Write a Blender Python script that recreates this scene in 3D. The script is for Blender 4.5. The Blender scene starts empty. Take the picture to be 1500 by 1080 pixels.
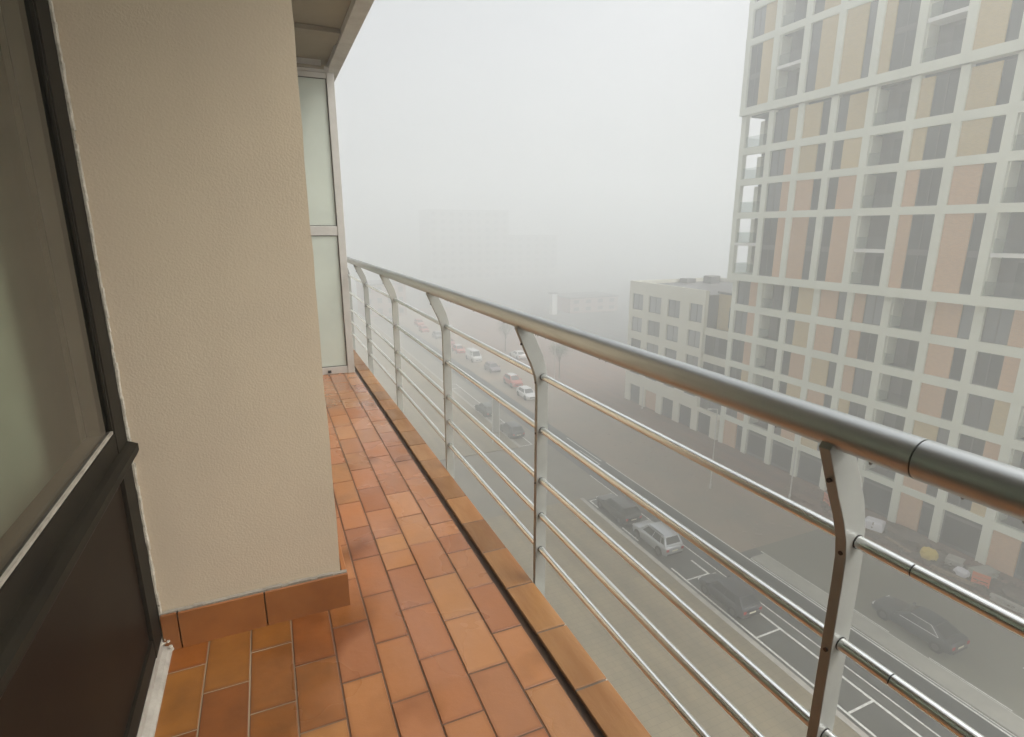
import bpy, bmesh, math, random
from mathutils import Vector, Matrix

random.seed(7)
sc = bpy.context.scene
COL = sc.collection

# ------------------------------------------------------------------ camera
FPX = 810.0
EYE = 24.0                                   # eye height above the street
PITCH = math.atan(203 / FPX)
YAW = math.atan(366 / math.hypot(FPX, 203))
fw = Vector((math.sin(YAW) * math.cos(PITCH), math.cos(YAW) * math.cos(PITCH), -math.sin(PITCH)))
rt = Vector((math.cos(YAW), -math.sin(YAW), 0))
up = rt.cross(fw)
cd = bpy.data.cameras.new("camera")
cam = bpy.data.objects.new("camera", cd)
COL.objects.link(cam)
cd.sensor_width = 36.0
cd.lens = FPX / 1500 * 36
cd.clip_start = 0.02
cd.clip_end = 3000
cam.matrix_world = Matrix(((rt.x, up.x, -fw.x, 0), (rt.y, up.y, -fw.y, 0), (rt.z, up.z, -fw.z, EYE), (0, 0, 0, 1)))
sc.camera = cam

# ------------------------------------------------------------------ sky, sun, exposure
SUN_EL, SUN_AZ = math.radians(48), math.radians(122)      # azimuth from +Y towards +X
w = bpy.data.worlds.new("World")
sc.world = w
w.use_nodes = True
wn, wl = w.node_tree.nodes, w.node_tree.links
bg = wn["Background"]
sky = wn.new("ShaderNodeTexSky")
sky.sky_type = 'NISHITA'
sky.sun_disc = False
sky.sun_elevation = SUN_EL
sky.sun_rotation = SUN_AZ
sky.dust_density = 6.0
sky.air_density = 1.0
hsv = wn.new("ShaderNodeHueSaturation")
hsv.inputs['Saturation'].default_value = 0.16             # overcast: the blue is gone
wl.new(sky.outputs[0], hsv.inputs['Color'])
wl.new(hsv.outputs[0], bg.inputs[0])
bg.inputs[1].default_value = 0.13
sl = bpy.data.lights.new("sun", 'SUN')
sl.energy = 0.85
sl.angle = math.radians(32)
sl.color = (1, 0.985, 0.95)
so = bpy.data.objects.new("sun", sl)
COL.objects.link(so)
so.location = (0, 0, 80)
sd = Vector((math.sin(SUN_AZ) * math.cos(SUN_EL), math.cos(SUN_AZ) * math.cos(SUN_EL), math.sin(SUN_EL)))
so.rotation_euler = (-sd).to_track_quat('-Z', 'Y').to_euler()
vs = sc.view_settings
vs.view_transform = 'Standard'
vs.look = 'None'
vs.gamma = 1
vs.use_curve_mapping = False
vs.exposure = 0.86
cy = sc.cycles
cy.use_denoising = True
cy.max_bounces = 10
cy.diffuse_bounces = 5
cy.glossy_bounces = 4
cy.transmission_bounces = 6
cy.transparent_max_bounces = 12
cy.volume_bounces = 6
cy.sample_clamp_indirect = 8

# ------------------------------------------------------------------ helpers
def pmat(name, col, rough=0.6, metal=0.0, col2=None, scale=3.0, detail=4.0, bump=0.0, bscale=60.0,
         rough2=None, stretch=None, rnd=0.0, spec=0.5, local=False):
    m = bpy.data.materials.new(name)
    m.use_nodes = True
    n, l = m.node_tree.nodes, m.node_tree.links
    b = n["Principled BSDF"]
    b.inputs['Base Color'].default_value = (*col, 1)
    b.inputs['Roughness'].default_value = rough
    b.inputs['Metallic'].default_value = metal
    b.inputs['Specular IOR Level'].default_value = spec
    if local:
        t = n.new("ShaderNodeTexCoord"); vec = t.outputs['Object']
    else:
        t = n.new("ShaderNodeNewGeometry"); vec = t.outputs['Position']
    if stretch:
        mp = n.new("ShaderNodeMapping"); mp.inputs['Scale'].default_value = stretch
        l.new(vec, mp.inputs['Vector']); vec = mp.outputs[0]
    cout = None
    if col2 is not None or rough2 is not None:
        nz = n.new("ShaderNodeTexNoise")
        nz.inputs['Scale'].default_value = scale
        nz.inputs['Detail'].default_value = detail
        nz.inputs['Roughness'].default_value = 0.6
        l.new(vec, nz.inputs['Vector'])
        rp = n.new("ShaderNodeMapRange")
        rp.inputs['From Min'].default_value = 0.35; rp.inputs['From Max'].default_value = 0.68
        l.new(nz.outputs['Fac'], rp.inputs['Value'])
        if col2 is not None:
            mx = n.new("ShaderNodeMix"); mx.data_type = 'RGBA'
            mx.inputs[6].default_value = (*col, 1); mx.inputs[7].default_value = (*col2, 1)
            l.new(rp.outputs[0], mx.inputs[0])
            cout = mx.outputs[2]
        if rough2 is not None:
            mr = n.new("ShaderNodeMapRange")
            mr.inputs['To Min'].default_value = rough; mr.inputs['To Max'].default_value = rough2
            l.new(rp.outputs[0], mr.inputs['Value'])
            l.new(mr.outputs[0], b.inputs['Roughness'])
    if rnd > 0:
        oi = n.new("ShaderNodeObjectInfo")
        hs = n.new("ShaderNodeHueSaturation")
        mr = n.new("ShaderNodeMapRange")
        mr.inputs['To Min'].default_value = 1 - rnd; mr.inputs['To Max'].default_value = 1 + rnd
        l.new(oi.outputs['Random'], mr.inputs['Value'])
        l.new(mr.outputs[0], hs.inputs['Value'])
        if cout: l.new(cout, hs.inputs['Color'])
        else: hs.inputs['Color'].default_value = (*col, 1)
        cout = hs.outputs[0]
    if cout: l.new(cout, b.inputs['Base Color'])
    if bump > 0:
        nb = n.new("ShaderNodeTexNoise")
        nb.inputs['Scale'].default_value = bscale
        nb.inputs['Detail'].default_value = 5
        l.new(vec, nb.inputs['Vector'])
        bp = n.new("ShaderNodeBump")
        bp.inputs['Strength'].default_value = bump
        bp.inputs['Distance'].default_value = 0.01
        l.new(nb.outputs['Fac'], bp.inputs['Height'])
        l.new(bp.outputs[0], b.inputs['Normal'])
    return m


def tile_mat():
    m = pmat("terracotta", (0.4, 0.17, 0.07), 0.5, bump=0.12, bscale=35)
    n, l = m.node_tree.nodes, m.node_tree.links
    b = n["Principled BSDF"]
    geo = [x for x in n if x.type == 'NEW_GEOMETRY'][0]
    oi = n.new("ShaderNodeObjectInfo")
    cr = n.new("ShaderNodeValToRGB")
    e = cr.color_ramp.elements
    e[0].position = 0.0; e[0].color = (0.200, 0.067, 0.009, 1)
    e[1].position = 1.0; e[1].color = (0.234, 0.087, 0.011, 1)
    for p, c in ((0.25, (0.234, 0.072, 0.011, 1)), (0.5, (0.174, 0.051, 0.010, 1)), (0.7, (0.259, 0.105, 0.017, 1)), (0.85, (0.182, 0.054, 0.013, 1))):
        x = cr.color_ramp.elements.new(p); x.color = c
    l.new(oi.outputs['Random'], cr.inputs[0])
    nz = n.new("ShaderNodeTexNoise"); nz.inputs['Scale'].default_value = 9; nz.inputs['Detail'].default_value = 5
    l.new(geo.outputs['Position'], nz.inputs['Vector'])
    mr = n.new("ShaderNodeMapRange"); mr.inputs['From Min'].default_value = 0.3; mr.inputs['From Max'].default_value = 0.7
    mr.inputs['To Min'].default_value = 0.82; mr.inputs['To Max'].default_value = 1.15
    l.new(nz.outputs['Fac'], mr.inputs['Value'])
    hs = n.new("ShaderNodeHueSaturation")
    l.new(cr.outputs[0], hs.inputs['Color']); l.new(mr.outputs[0], hs.inputs['Value'])
    # rain film: patches of water, more of them towards the open edge of the balcony
    nw = n.new("ShaderNodeTexNoise"); nw.inputs['Scale'].default_value = 2.6; nw.inputs['Detail'].default_value = 3
    nw.inputs['Distortion'].default_value = 0.4
    l.new(geo.outputs['Position'], nw.inputs['Vector'])
    sx = n.new("ShaderNodeSeparateXYZ"); l.new(geo.outputs['Position'], sx.inputs[0])
    gx = n.new("ShaderNodeMapRange"); gx.inputs['From Min'].default_value = -0.5; gx.inputs['From Max'].default_value = 0.9
    gx.inputs['To Min'].default_value = -0.22; gx.inputs['To Max'].default_value = 0.16
    l.new(sx.outputs[0], gx.inputs['Value'])
    ad = n.new("ShaderNodeMath"); ad.operation = 'ADD'
    l.new(nw.outputs['Fac'], ad.inputs[0]); l.new(gx.outputs[0], ad.inputs[1])
    wm = n.new("ShaderNodeMapRange"); wm.inputs['From Min'].default_value = 0.34; wm.inputs['From Max'].default_value = 0.62
    l.new(ad.outputs[0], wm.inputs['Value'])
    ro = n.new("ShaderNodeMapRange"); ro.inputs['To Min'].default_value = 0.50; ro.inputs['To Max'].default_value = 0.24
    l.new(wm.outputs[0], ro.inputs['Value']); l.new(ro.outputs[0], b.inputs['Roughness'])
    cw = n.new("ShaderNodeMapRange"); cw.inputs['To Min'].default_value = 0.08; cw.inputs['To Max'].default_value = 0.75
    l.new(wm.outputs[0], cw.inputs['Value']); l.new(cw.outputs[0], b.inputs['Coat Weight'])
    b.inputs['Coat Roughness'].default_value = 0.17
    dk = n.new("ShaderNodeMix"); dk.data_type = 'RGBA'; dk.blend_type = 'MULTIPLY'
    dk.inputs[7].default_value = (0.92, 0.88, 0.86, 1)
    l.new(wm.outputs[0], dk.inputs[0]); l.new(hs.outputs[0], dk.inputs[6])
    # pale dried film over the open side of the floor, with irregular water-mark edges
    nf = n.new("ShaderNodeTexNoise"); nf.inputs['Scale'].default_value = 3.1; nf.inputs['Detail'].default_value = 2.5
    l.new(geo.outputs['Position'], nf.inputs['Vector'])
    gf = n.new("ShaderNodeMapRange"); gf.inputs['From Min'].default_value = -0.25; gf.inputs['From Max'].default_value = 0.40
    gf.inputs['To Min'].default_value = -0.30; gf.inputs['To Max'].default_value = 0.22
    l.new(sx.outputs[0], gf.inputs['Value'])
    af = n.new("ShaderNodeMath"); af.operation = 'ADD'
    l.new(nf.outputs['Fac'], af.inputs[0]); l.new(gf.outputs[0], af.inputs[1])
    fm = n.new("ShaderNodeMapRange"); fm.inputs['From Min'].default_value = 0.42; fm.inputs['From Max'].default_value = 0.60
    fm.inputs['To Max'].default_value = 1.0
    l.new(af.outputs[0], fm.inputs['Value'])
    fx = n.new("ShaderNodeMix"); fx.data_type = 'RGBA'
    fc = n.new("ShaderNodeValToRGB")                                 # film over redder and yellower clay
    q = fc.color_ramp.elements
    q[0].position = 0.0; q[0].color = (0.413, 0.156, 0.057, 1)
    q[1].position = 1.0; q[1].color = (0.482, 0.226, 0.082, 1)
    for p_, c_ in ((0.35, (0.447, 0.190, 0.067, 1)), (0.6, (0.370, 0.146, 0.065, 1)), (0.8, (0.464, 0.205, 0.076, 1))):
        x_ = q.new(p_); x_.color = c_
    p2 = n.new("ShaderNodeMath"); p2.operation = 'MULTIPLY'; p2.inputs[1].default_value = 23.17
    l.new(oi.outputs['Random'], p2.inputs[0])
    p3 = n.new("ShaderNodeMath"); p3.operation = 'FRACT'
    l.new(p2.outputs[0], p3.inputs[0]); l.new(p3.outputs[0], fc.inputs[0])
    l.new(fc.outputs[0], fx.inputs[7])
    pr = n.new("ShaderNodeMath"); pr.operation = 'MULTIPLY'          # each tile took the film differently
    pr.inputs[1].default_value = 57.31
    l.new(oi.outputs['Random'], pr.inputs[0])
    pf = n.new("ShaderNodeMath"); pf.operation = 'FRACT'
    l.new(pr.outputs[0], pf.inputs[0])
    pg = n.new("ShaderNodeMapRange"); pg.inputs['To Min'].default_value = 0.45; pg.inputs['To Max'].default_value = 0.85
    l.new(pf.outputs[0], pg.inputs['Value'])
    pm_ = n.new("ShaderNodeMath"); pm_.operation = 'MULTIPLY'
    l.new(pg.outputs[0], pm_.inputs[0]); l.new(fm.outputs[0], pm_.inputs[1])
    l.new(pm_.outputs[0], fx.inputs[0]); l.new(dk.outputs[2], fx.inputs[6])
    # grime worked into the tile edges
    tc = n.new("ShaderNodeTexCoord")
    sp = n.new("ShaderNodeSeparateXYZ"); l.new(tc.outputs['Generated'], sp.inputs[0])
    es = []
    for k, (wd) in ((0, .10), (1, .05)):
        a1 = n.new("ShaderNodeMath"); a1.operation = 'SUBTRACT'; a1.inputs[1].default_value = 0.5
        l.new(sp.outputs[k], a1.inputs[0])
        a2 = n.new("ShaderNodeMath"); a2.operation = 'ABSOLUTE'; l.new(a1.outputs[0], a2.inputs[0])
        a3 = n.new("ShaderNodeMapRange"); a3.inputs['From Min'].default_value = 0.5 - wd; a3.inputs['From Max'].default_value = 0.5
        l.new(a2.outputs[0], a3.inputs['Value']); es.append(a3)
    em = n.new("ShaderNodeMath"); em.operation = 'MAXIMUM'
    l.new(es[0].outputs[0], em.inputs[0]); l.new(es[1].outputs[0], em.inputs[1])
    e2 = n.new("ShaderNodeMath"); e2.operation = 'MULTIPLY'
    l.new(em.outputs[0], e2.inputs[0]); l.new(nz.outputs['Fac'], e2.inputs[1])
    gm = n.new("ShaderNodeMix"); gm.data_type = 'RGBA'; gm.blend_type = 'MULTIPLY'
    gm.inputs[7].default_value = (0.62, 0.54, 0.48, 1)
    l.new(e2.outputs[0], gm.inputs[0]); l.new(fx.outputs[2], gm.inputs[6])
    l.new(gm.outputs[2], b.inputs['Base Color'])
    return m


def glass_mat(name, tint=(0.8, 0.84, 0.8), rough=0.02):
    m = bpy.data.materials.new(name)
    m.use_nodes = True
    n, l = m.node_tree.nodes, m.node_tree.links
    n.remove(n["Principled BSDF"])
    tr = n.new("ShaderNodeBsdfTransparent"); tr.inputs[0].default_value = (*tint, 1)
    gl = n.new("ShaderNodeBsdfGlossy"); gl.inputs['Roughness'].default_value = rough
    fr = n.new("ShaderNodeFresnel")
    ge = n.new("ShaderNodeNewGeometry")
    ir = n.new("ShaderNodeMapRange"); ir.inputs['To Min'].default_value = 1.5; ir.inputs['To Max'].default_value = 1 / 1.5
    l.new(ge.outputs['Backfacing'], ir.inputs['Value']); l.new(ir.outputs[0], fr.inputs[0])
    mx = n.new("ShaderNodeMixShader")
    l.new(fr.outputs[0], mx.inputs[0]); l.new(tr.outputs[0], mx.inputs[1]); l.new(gl.outputs[0], mx.inputs[2])
    l.new(mx.outputs[0], n["Material Output"].inputs[0])
    return m


class MB:
    """collects shapes; build() links them as one mesh object"""
    def __init__(s, off=0.0):
        s.v, s.f, s.off = [], [], off

    def add(s, vs, fs):
        k = len(s.v)
        s.v += [tuple(p) for p in vs]
        s.f += [tuple(k + i for i in f) for f in fs]
        return s

    def box(s, x0, x1, y0, y1, z0, z1):
        return s.add([(x0, y0, z0), (x1, y0, z0), (x1, y1, z0), (x0, y1, z0), (x0, y0, z1), (x1, y0, z1), (x1, y1, z1), (x0, y1, z1)],
                     [(0, 3, 2, 1), (4, 5, 6, 7), (0, 1, 5, 4), (1, 2, 6, 5), (2, 3, 7, 6), (3, 0, 4, 7)])

    def cbox(s, x0, x1, y0, y1, z0, z1, c):
        """box with its top and vertical edges chamfered"""
        x0, x1 = min(x0, x1), max(x0, x1)
        lo = [(x0, y0, z0), (x1, y0, z0), (x1, y1, z0), (x0, y1, z0)]
        md = [(x0, y0, z1 - c), (x1, y0, z1 - c), (x1, y1, z1 - c), (x0, y1, z1 - c)]
        tp = [(x0 + c, y0 + c, z1), (x1 - c, y0 + c, z1), (x1 - c, y1 - c, z1), (x0 + c, y1 - c, z1)]
        fs = [(3, 2, 1, 0), (8, 9, 10, 11)]
        for i in range(4):
            j = (i + 1) % 4
            fs += [(i, j, 4 + j, 4 + i), (4 + i, 4 + j, 8 + j, 8 + i)]
        return s.add(lo + md + tp, fs)

    def tube(s, p0, p1, r, n=12, r2=None, caps=True):
        p0, p1 = Vector(p0), Vector(p1)
        d = (p1 - p0).normalized()
        a = d.cross(Vector((0, 0, 1)) if abs(d.z) < 0.9 else Vector((1, 0, 0))).normalized()
        b = d.cross(a)
        r2 = r if r2 is None else r2
        vs = []
        for p, q in ((p0, r), (p1, r2)):
            for i in range(n):
                t = 2 * math.pi * i / n
                vs.append(p + a * (q * math.cos(t)) + b * (q * math.sin(t)))
        fs = [(i, (i + 1) % n, n + (i + 1) % n, n + i) for i in range(n)]
        if caps:
            fs += [tuple(range(n - 1, -1, -1)), tuple(range(n, 2 * n))]
        return s.add(vs, fs)

    def prism(s, poly, axis, a, b):
        """poly of 2-D points extruded along axis ('x','y','z') from a to b"""
        n = len(poly)
        def P(p, t):
            return (t, p[0], p[1]) if axis == 'x' else (p[0], t, p[1]) if axis == 'y' else (p[0], p[1], t)
        vs = [P(p, a) for p in poly] + [P(p, b) for p in poly]
        fs = [(i, (i + 1) % n, n + (i + 1) % n, n + i) for i in range(n)] + [tuple(range(n - 1, -1, -1)), tuple(range(n, 2 * n))]
        return s.add(vs, fs)

    def loft(s, rings, cap=True):
        n = len(rings[0])
        vs = [p for r in rings for p in r]
        fs = []
        for k in range(len(rings) - 1):
            for i in range(n):
                j = (i + 1) % n
                fs.append((k * n + i, k * n + j, (k + 1) * n + j, (k + 1) * n + i))
        if cap:
            fs += [tuple(range(n - 1, -1, -1)), tuple(range((len(rings) - 1) * n, len(rings) * n))]
        return s.add(vs, fs)

    def sphere(s, c, r, n=8, m=6, sz=1.0):
        rings = []
        for k in range(1, m):
            t = math.pi * k / m
            rings.append([(c[0] + r * math.sin(t) * math.cos(2 * math.pi * i / n), c[1] + r * math.sin(t) * math.sin(2 * math.pi * i / n), c[2] + sz * r * math.cos(t)) for i in range(n)])
        return s.loft(rings)

    def mesh(s, name, mat, smooth=False, org=(0, 0, 0)):
        me = bpy.data.meshes.new(name)
        ox, oy, oz = org
        me.from_pydata([(x - ox, y - oy, z + s.off - oz) for x, y, z in s.v], [], s.f)
        bm = bmesh.new(); bm.from_mesh(me)
        bmesh.ops.recalc_face_normals(bm, faces=bm.faces)
        bm.to_mesh(me); bm.free()
        if mat: me.materials.append(mat)
        if smooth:
            me.shade_smooth()
            me.set_sharp_from_angle(angle=math.radians(38))
        return me

    def build(s, name, mat, parent=None, smooth=False, bevel=0, org=None, world=None, label=None):
        """parent: vertices are given in world space and shifted to the root; world=False: already local"""
        if org is None:
            org = (0, 0, 0)
            if parent is not None and world is not False:
                p = parent; L = Vector((0, 0, 0))
                while p: L += p.location; p = p.parent
                org = L
        o = bpy.data.objects.new(name, s.mesh(name, mat, smooth, org))
        COL.objects.link(o)
        if parent is not None: o.parent = parent
        if bevel:
            bv = o.modifiers.new("bevel", 'BEVEL'); bv.width = bevel; bv.segments = 2; bv.limit_method = 'ANGLE'
        if label: o['label'] = label
        return o


def link(name, me, parent, loc=(0, 0, 0), scale=None, rot=None):
    o = bpy.data.objects.new(name, me)
    COL.objects.link(o)
    o.parent = parent
    o.location = loc
    if scale: o.scale = scale
    if rot: o.rotation_euler = rot
    return o


def thing(name, label, cat, loc, group=None, rotz=0):
    o = bpy.data.objects.new(name, None)
    o.empty_display_size = 0.3
    COL.objects.link(o)
    o.location = loc
    o.rotation_euler = (0, 0, rotz)
    o['label'] = label; o['category'] = cat
    if group: o['group'] = group
    return o


def tag(o, label, cat, group=None):
    o['label'] = label; o['category'] = cat
    if group: o['group'] = group
    return o


def structure(o, label, cat, kind='structure'):
    o['kind'] = kind; o['label'] = label; o['category'] = cat
    return o

# ------------------------------------------------------------------ materials
M = {}
M['tile'] = tile_mat()
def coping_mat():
    """weathered olive brown edge tiles, colour darkened further to offset strong sun, with long wet streaks"""
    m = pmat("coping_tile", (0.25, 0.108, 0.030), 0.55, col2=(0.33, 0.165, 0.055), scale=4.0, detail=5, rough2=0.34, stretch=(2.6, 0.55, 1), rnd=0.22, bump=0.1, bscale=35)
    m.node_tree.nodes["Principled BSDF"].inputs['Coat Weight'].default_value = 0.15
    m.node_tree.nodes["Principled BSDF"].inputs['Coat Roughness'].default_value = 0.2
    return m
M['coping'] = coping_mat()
M['skirting'] = pmat('skirting', (0.29, 0.105, 0.026), 0.55, col2=(0.225, 0.078, 0.019), scale=5, rnd=0.12)
M['grout'] = pmat("grout", (0.20, 0.15, 0.11), 0.8, col2=(0.10, 0.075, 0.055), scale=14)
def grout_dry():
    """cement grout: pale where the floor stays dry by the window, stained dark towards the open edge"""
    m = pmat("grout_joint", (0.36, 0.28, 0.20), 0.85)
    n, l = m.node_tree.nodes, m.node_tree.links
    geo = [x for x in n if x.type == 'NEW_GEOMETRY'][0]
    sx = n.new("ShaderNodeSeparateXYZ"); l.new(geo.outputs['Position'], sx.inputs[0])
    nz = n.new("ShaderNodeTexNoise"); nz.inputs['Scale'].default_value = 5
    l.new(geo.outputs['Position'], nz.inputs['Vector'])
    ad = n.new("ShaderNodeMath"); ad.operation = 'MULTIPLY_ADD'; ad.inputs[1].default_value = 0.35
    l.new(nz.outputs['Fac'], ad.inputs[0]); l.new(sx.outputs[0], ad.inputs[2])
    mr = n.new("ShaderNodeMapRange"); mr.inputs['From Min'].default_value = 0.0; mr.inputs['From Max'].default_value = 0.28
    l.new(ad.outputs[0], mr.inputs['Value'])
    mx = n.new("ShaderNodeMix"); mx.data_type = 'RGBA'
    mx.inputs[6].default_value = (0.27, 0.205, 0.13, 1); mx.inputs[7].default_value = (0.13, 0.075, 0.045, 1)
    l.new(mr.outputs[0], mx.inputs[0]); l.new(mx.outputs[2], n["Principled BSDF"].inputs['Base Color'])
    return m
M['grout_joint'] = grout_dry()
M['gutter'] = pmat("wet_gutter", (0.050, 0.027, 0.014), 0.5, col2=(0.085, 0.048, 0.026), scale=10)
M['plaster'] = pmat("plaster", (0.545, 0.450, 0.318), 0.9, col2=(0.475, 0.392, 0.286), scale=0.9, detail=6, bump=0.10, bscale=140)
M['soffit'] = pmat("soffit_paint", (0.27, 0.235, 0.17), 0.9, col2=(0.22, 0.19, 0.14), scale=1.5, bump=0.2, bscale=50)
M['concrete_edge'] = pmat("painted_concrete", (0.55, 0.53, 0.49), 0.85, col2=(0.42, 0.40, 0.36), scale=5, bump=0.3, bscale=60)
M['mortar'] = pmat('mortar', (0.33, 0.30, 0.245), 0.9, col2=(0.22, 0.195, 0.155), scale=18)
M['caulk'] = pmat("caulk", (0.47, 0.43, 0.35), 0.75, col2=(0.30, 0.27, 0.21), scale=30, bump=0.6, bscale=80)
M['bronze'] = pmat("bronze_aluminium", (0.012, 0.010, 0.007), 0.55, col2=(0.018, 0.015, 0.010), scale=6, spec=0.08)
M['brown_panel'] = pmat('brown_panel', (0.014, 0.009, 0.006), 0.45, col2=(0.019, 0.013, 0.008), scale=3, spec=0.04)
M['sill'] = pmat("sill_stone", (0.37, 0.345, 0.295), 0.65, col2=(0.25, 0.23, 0.195), scale=12, bump=0.3)
M['glass'] = glass_mat("window_glass", (0.95, 0.97, 0.93))
M['room'] = pmat("room_paint", (0.62, 0.60, 0.50), 0.9)
M['room_floor'] = pmat("room_floor", (0.25, 0.17, 0.10), 0.5)
M['curtain'] = pmat("curtain", (0.22, 0.235, 0.18), 0.9, col2=(0.18, 0.19, 0.148), scale=1.2)
M['alu'] = pmat("brushed_aluminium", (0.84, 0.86, 0.85), 0.26, 1.0, col2=(0.78, 0.80, 0.79), scale=60, stretch=(1, 0.02, 1), rough2=0.30)
M['alu_rail'] = pmat('handrail_aluminium', (0.52, 0.54, 0.535), 0.36, 1.0, col2=(0.46, 0.475, 0.47), scale=60, stretch=(1, 0.02, 1), rough2=0.44)
M['alu_post'] = pmat("anodised_post", (0.34, 0.342, 0.31), 0.45, 0.2, col2=(0.30, 0.302, 0.275), scale=8)
M['gap_black'] = pmat("dark_gap", (0.02, 0.018, 0.016), 0.6)  # near-black put in for the shade inside gaps, joints and holes
M['bolt'] = pmat("bolt_steel", (0.09, 0.08, 0.07), 0.4, 0.8)
M['screen_frame'] = pmat("screen_frame", (0.50, 0.48, 0.44), 0.45, 0.2, col2=(0.44, 0.42, 0.38), scale=7)
M['screen_panel'] = pmat("screen_panel", (0.50, 0.54, 0.465), 0.35, col2=(0.455, 0.49, 0.425), scale=2)
M['water'] = pmat('water_drop', (0.35, 0.35, 0.34), 0.05, spec=1.0)
M['render_wall'] = pmat("render_wall", (0.55, 0.52, 0.46), 0.9)

M['asphalt'] = pmat("asphalt", (0.046, 0.048, 0.041), 0.42, col2=(0.062, 0.063, 0.056), scale=0.35, detail=8, rough2=0.62, bump=0.2, bscale=30)
M['asphalt_dark'] = pmat("asphalt_new", (0.020, 0.023, 0.021), 0.42, col2=(0.034, 0.037, 0.033), scale=0.5, detail=8, rough2=0.6)
M['asphalt_pale'] = pmat("asphalt_worn", (0.11, 0.108, 0.078), 0.48, col2=(0.145, 0.138, 0.10), scale=0.3, detail=8, rough2=0.65)
M['side_street'] = pmat('side_street', (0.185, 0.165, 0.125), 0.6, col2=(0.145, 0.132, 0.102), scale=0.25, detail=8, rough2=0.75)
M['street_brown'] = pmat("brick_dust_road", (0.265, 0.195, 0.135), 0.6, col2=(0.20, 0.175, 0.13), scale=0.16, detail=9, rough2=0.75)
M['paving'] = pmat("pavement", (0.265, 0.215, 0.130), 0.65, col2=(0.21, 0.175, 0.112), scale=0.4, detail=8, rough2=0.75, bump=0.2, bscale=12)
M['paving_far'] = pmat("pavement_far", (0.22, 0.118, 0.078), 0.7, col2=(0.16, 0.105, 0.075), scale=0.5, detail=8)
def pave_joints(m, w_, h_):
    n, l = m.node_tree.nodes, m.node_tree.links
    b = n["Principled BSDF"]
    geo = [x for x in n if x.type == 'NEW_GEOMETRY'][0]
    src = b.inputs['Base Color'].links[0].from_socket
    br = n.new("ShaderNodeTexBrick")
    br.inputs['Color1'].default_value = (1, 1, 1, 1); br.inputs['Color2'].default_value = (0.90, 0.90, 0.89, 1); br.inputs['Mortar'].default_value = (0.62, 0.60, 0.58, 1)
    br.inputs['Scale'].default_value = 1.0; br.inputs['Brick Width'].default_value = w_; br.inputs['Row Height'].default_value = h_; br.inputs['Mortar Size'].default_value = 0.012
    l.new(geo.outputs['Position'], br.inputs['Vector'])
    mp = n.new("ShaderNodeMapping"); mp.inputs['Scale'].default_value = (0.9, 0.07, 1)
    nz = n.new("ShaderNodeTexNoise"); nz.inputs['Scale'].default_value = 1.0; nz.inputs['Detail'].default_value = 7
    l.new(geo.outputs['Position'], mp.inputs['Vector']); l.new(mp.outputs[0], nz.inputs['Vector'])
    mr = n.new("ShaderNodeMapRange"); mr.inputs['From Min'].default_value = .3; mr.inputs['From Max'].default_value = .7; mr.inputs['To Min'].default_value = 0.72; mr.inputs['To Max'].default_value = 1.12
    l.new(nz.outputs['Fac'], mr.inputs['Value'])
    m1 = n.new("ShaderNodeMix"); m1.data_type = 'RGBA'; m1.blend_type = 'MULTIPLY'; m1.inputs[0].default_value = 1
    l.new(src, m1.inputs[6]); l.new(br.outputs[0], m1.inputs[7])
    hs = n.new("ShaderNodeHueSaturation"); l.new(m1.outputs[2], hs.inputs['Color']); l.new(mr.outputs[0], hs.inputs['Value'])
    l.new(hs.outputs[0], b.inputs['Base Color'])
pave_joints(M['paving'], 0.6, 0.4)
pave_joints(M['paving_far'], 0.4, 0.4)
M['kerb'] = pmat("kerb_stone", (0.42, 0.40, 0.36), 0.7, col2=(0.32, 0.30, 0.27), scale=2)
M['median'] = pmat("median_concrete", (0.33, 0.32, 0.275), 0.7, col2=(0.26, 0.255, 0.22), scale=0.7, detail=6)
M['paint'] = pmat("road_paint", (0.80, 0.80, 0.76), 0.6, col2=(0.50, 0.50, 0.47), scale=3, detail=8)
M['soil'] = pmat("soil", (0.09, 0.065, 0.05), 0.95, col2=(0.14, 0.10, 0.075), scale=1.5, detail=8, bump=0.6, bscale=6)

M['facade'] = pmat("facade_concrete", (0.80, 0.82, 0.715), 0.8, col2=(0.72, 0.74, 0.64), scale=0.25, detail=6)
M['facade_low'] = pmat("facade_render", (0.76, 0.74, 0.62), 0.85, col2=(0.69, 0.67, 0.56), scale=0.3, detail=6)
def brick_mat(name, c, c2, mortar):
    m = pmat(name, c, 0.85, rnd=0.07)
    n, l = m.node_tree.nodes, m.node_tree.links
    b = n["Principled BSDF"]
    geo = [x for x in n if x.type == 'NEW_GEOMETRY'][0]
    mp = n.new("ShaderNodeMapping"); mp.inputs['Rotation'].default_value = (math.pi / 2, 0, math.pi / 2)
    sx = n.new("ShaderNodeSeparateXYZ"); cx = n.new("ShaderNodeCombineXYZ")
    l.new(geo.outputs['Position'], sx.inputs[0])
    l.new(sx.outputs[1], cx.inputs[0]); l.new(sx.outputs[2], cx.inputs[1])
    br = n.new("ShaderNodeTexBrick")
    br.inputs['Color1'].default_value = (*c, 1); br.inputs['Color2'].default_value = (*c2, 1); br.inputs['Mortar'].default_value = (*mortar, 1)
    br.inputs['Scale'].default_value = 1.0; br.inputs['Brick Width'].default_value = 0.25; br.inputs['Row Height'].default_value = 0.08
    br.inputs['Mortar Size'].default_value = 0.008
    l.new(cx.outputs[0], br.inputs['Vector'])
    hs = [x for x in n if x.type == 'HUE_SAT'][0]
    l.new(br.outputs[0], hs.inputs['Color'])
    return m
M['brick_pink'] = brick_mat("brick_pink", (0.62, 0.375, 0.20), (0.54, 0.32, 0.17), (0.6, 0.48, 0.38))
M['brick_tan'] = brick_mat("brick_tan", (0.60, 0.455, 0.215), (0.52, 0.395, 0.185), (0.6, 0.52, 0.38))
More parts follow.
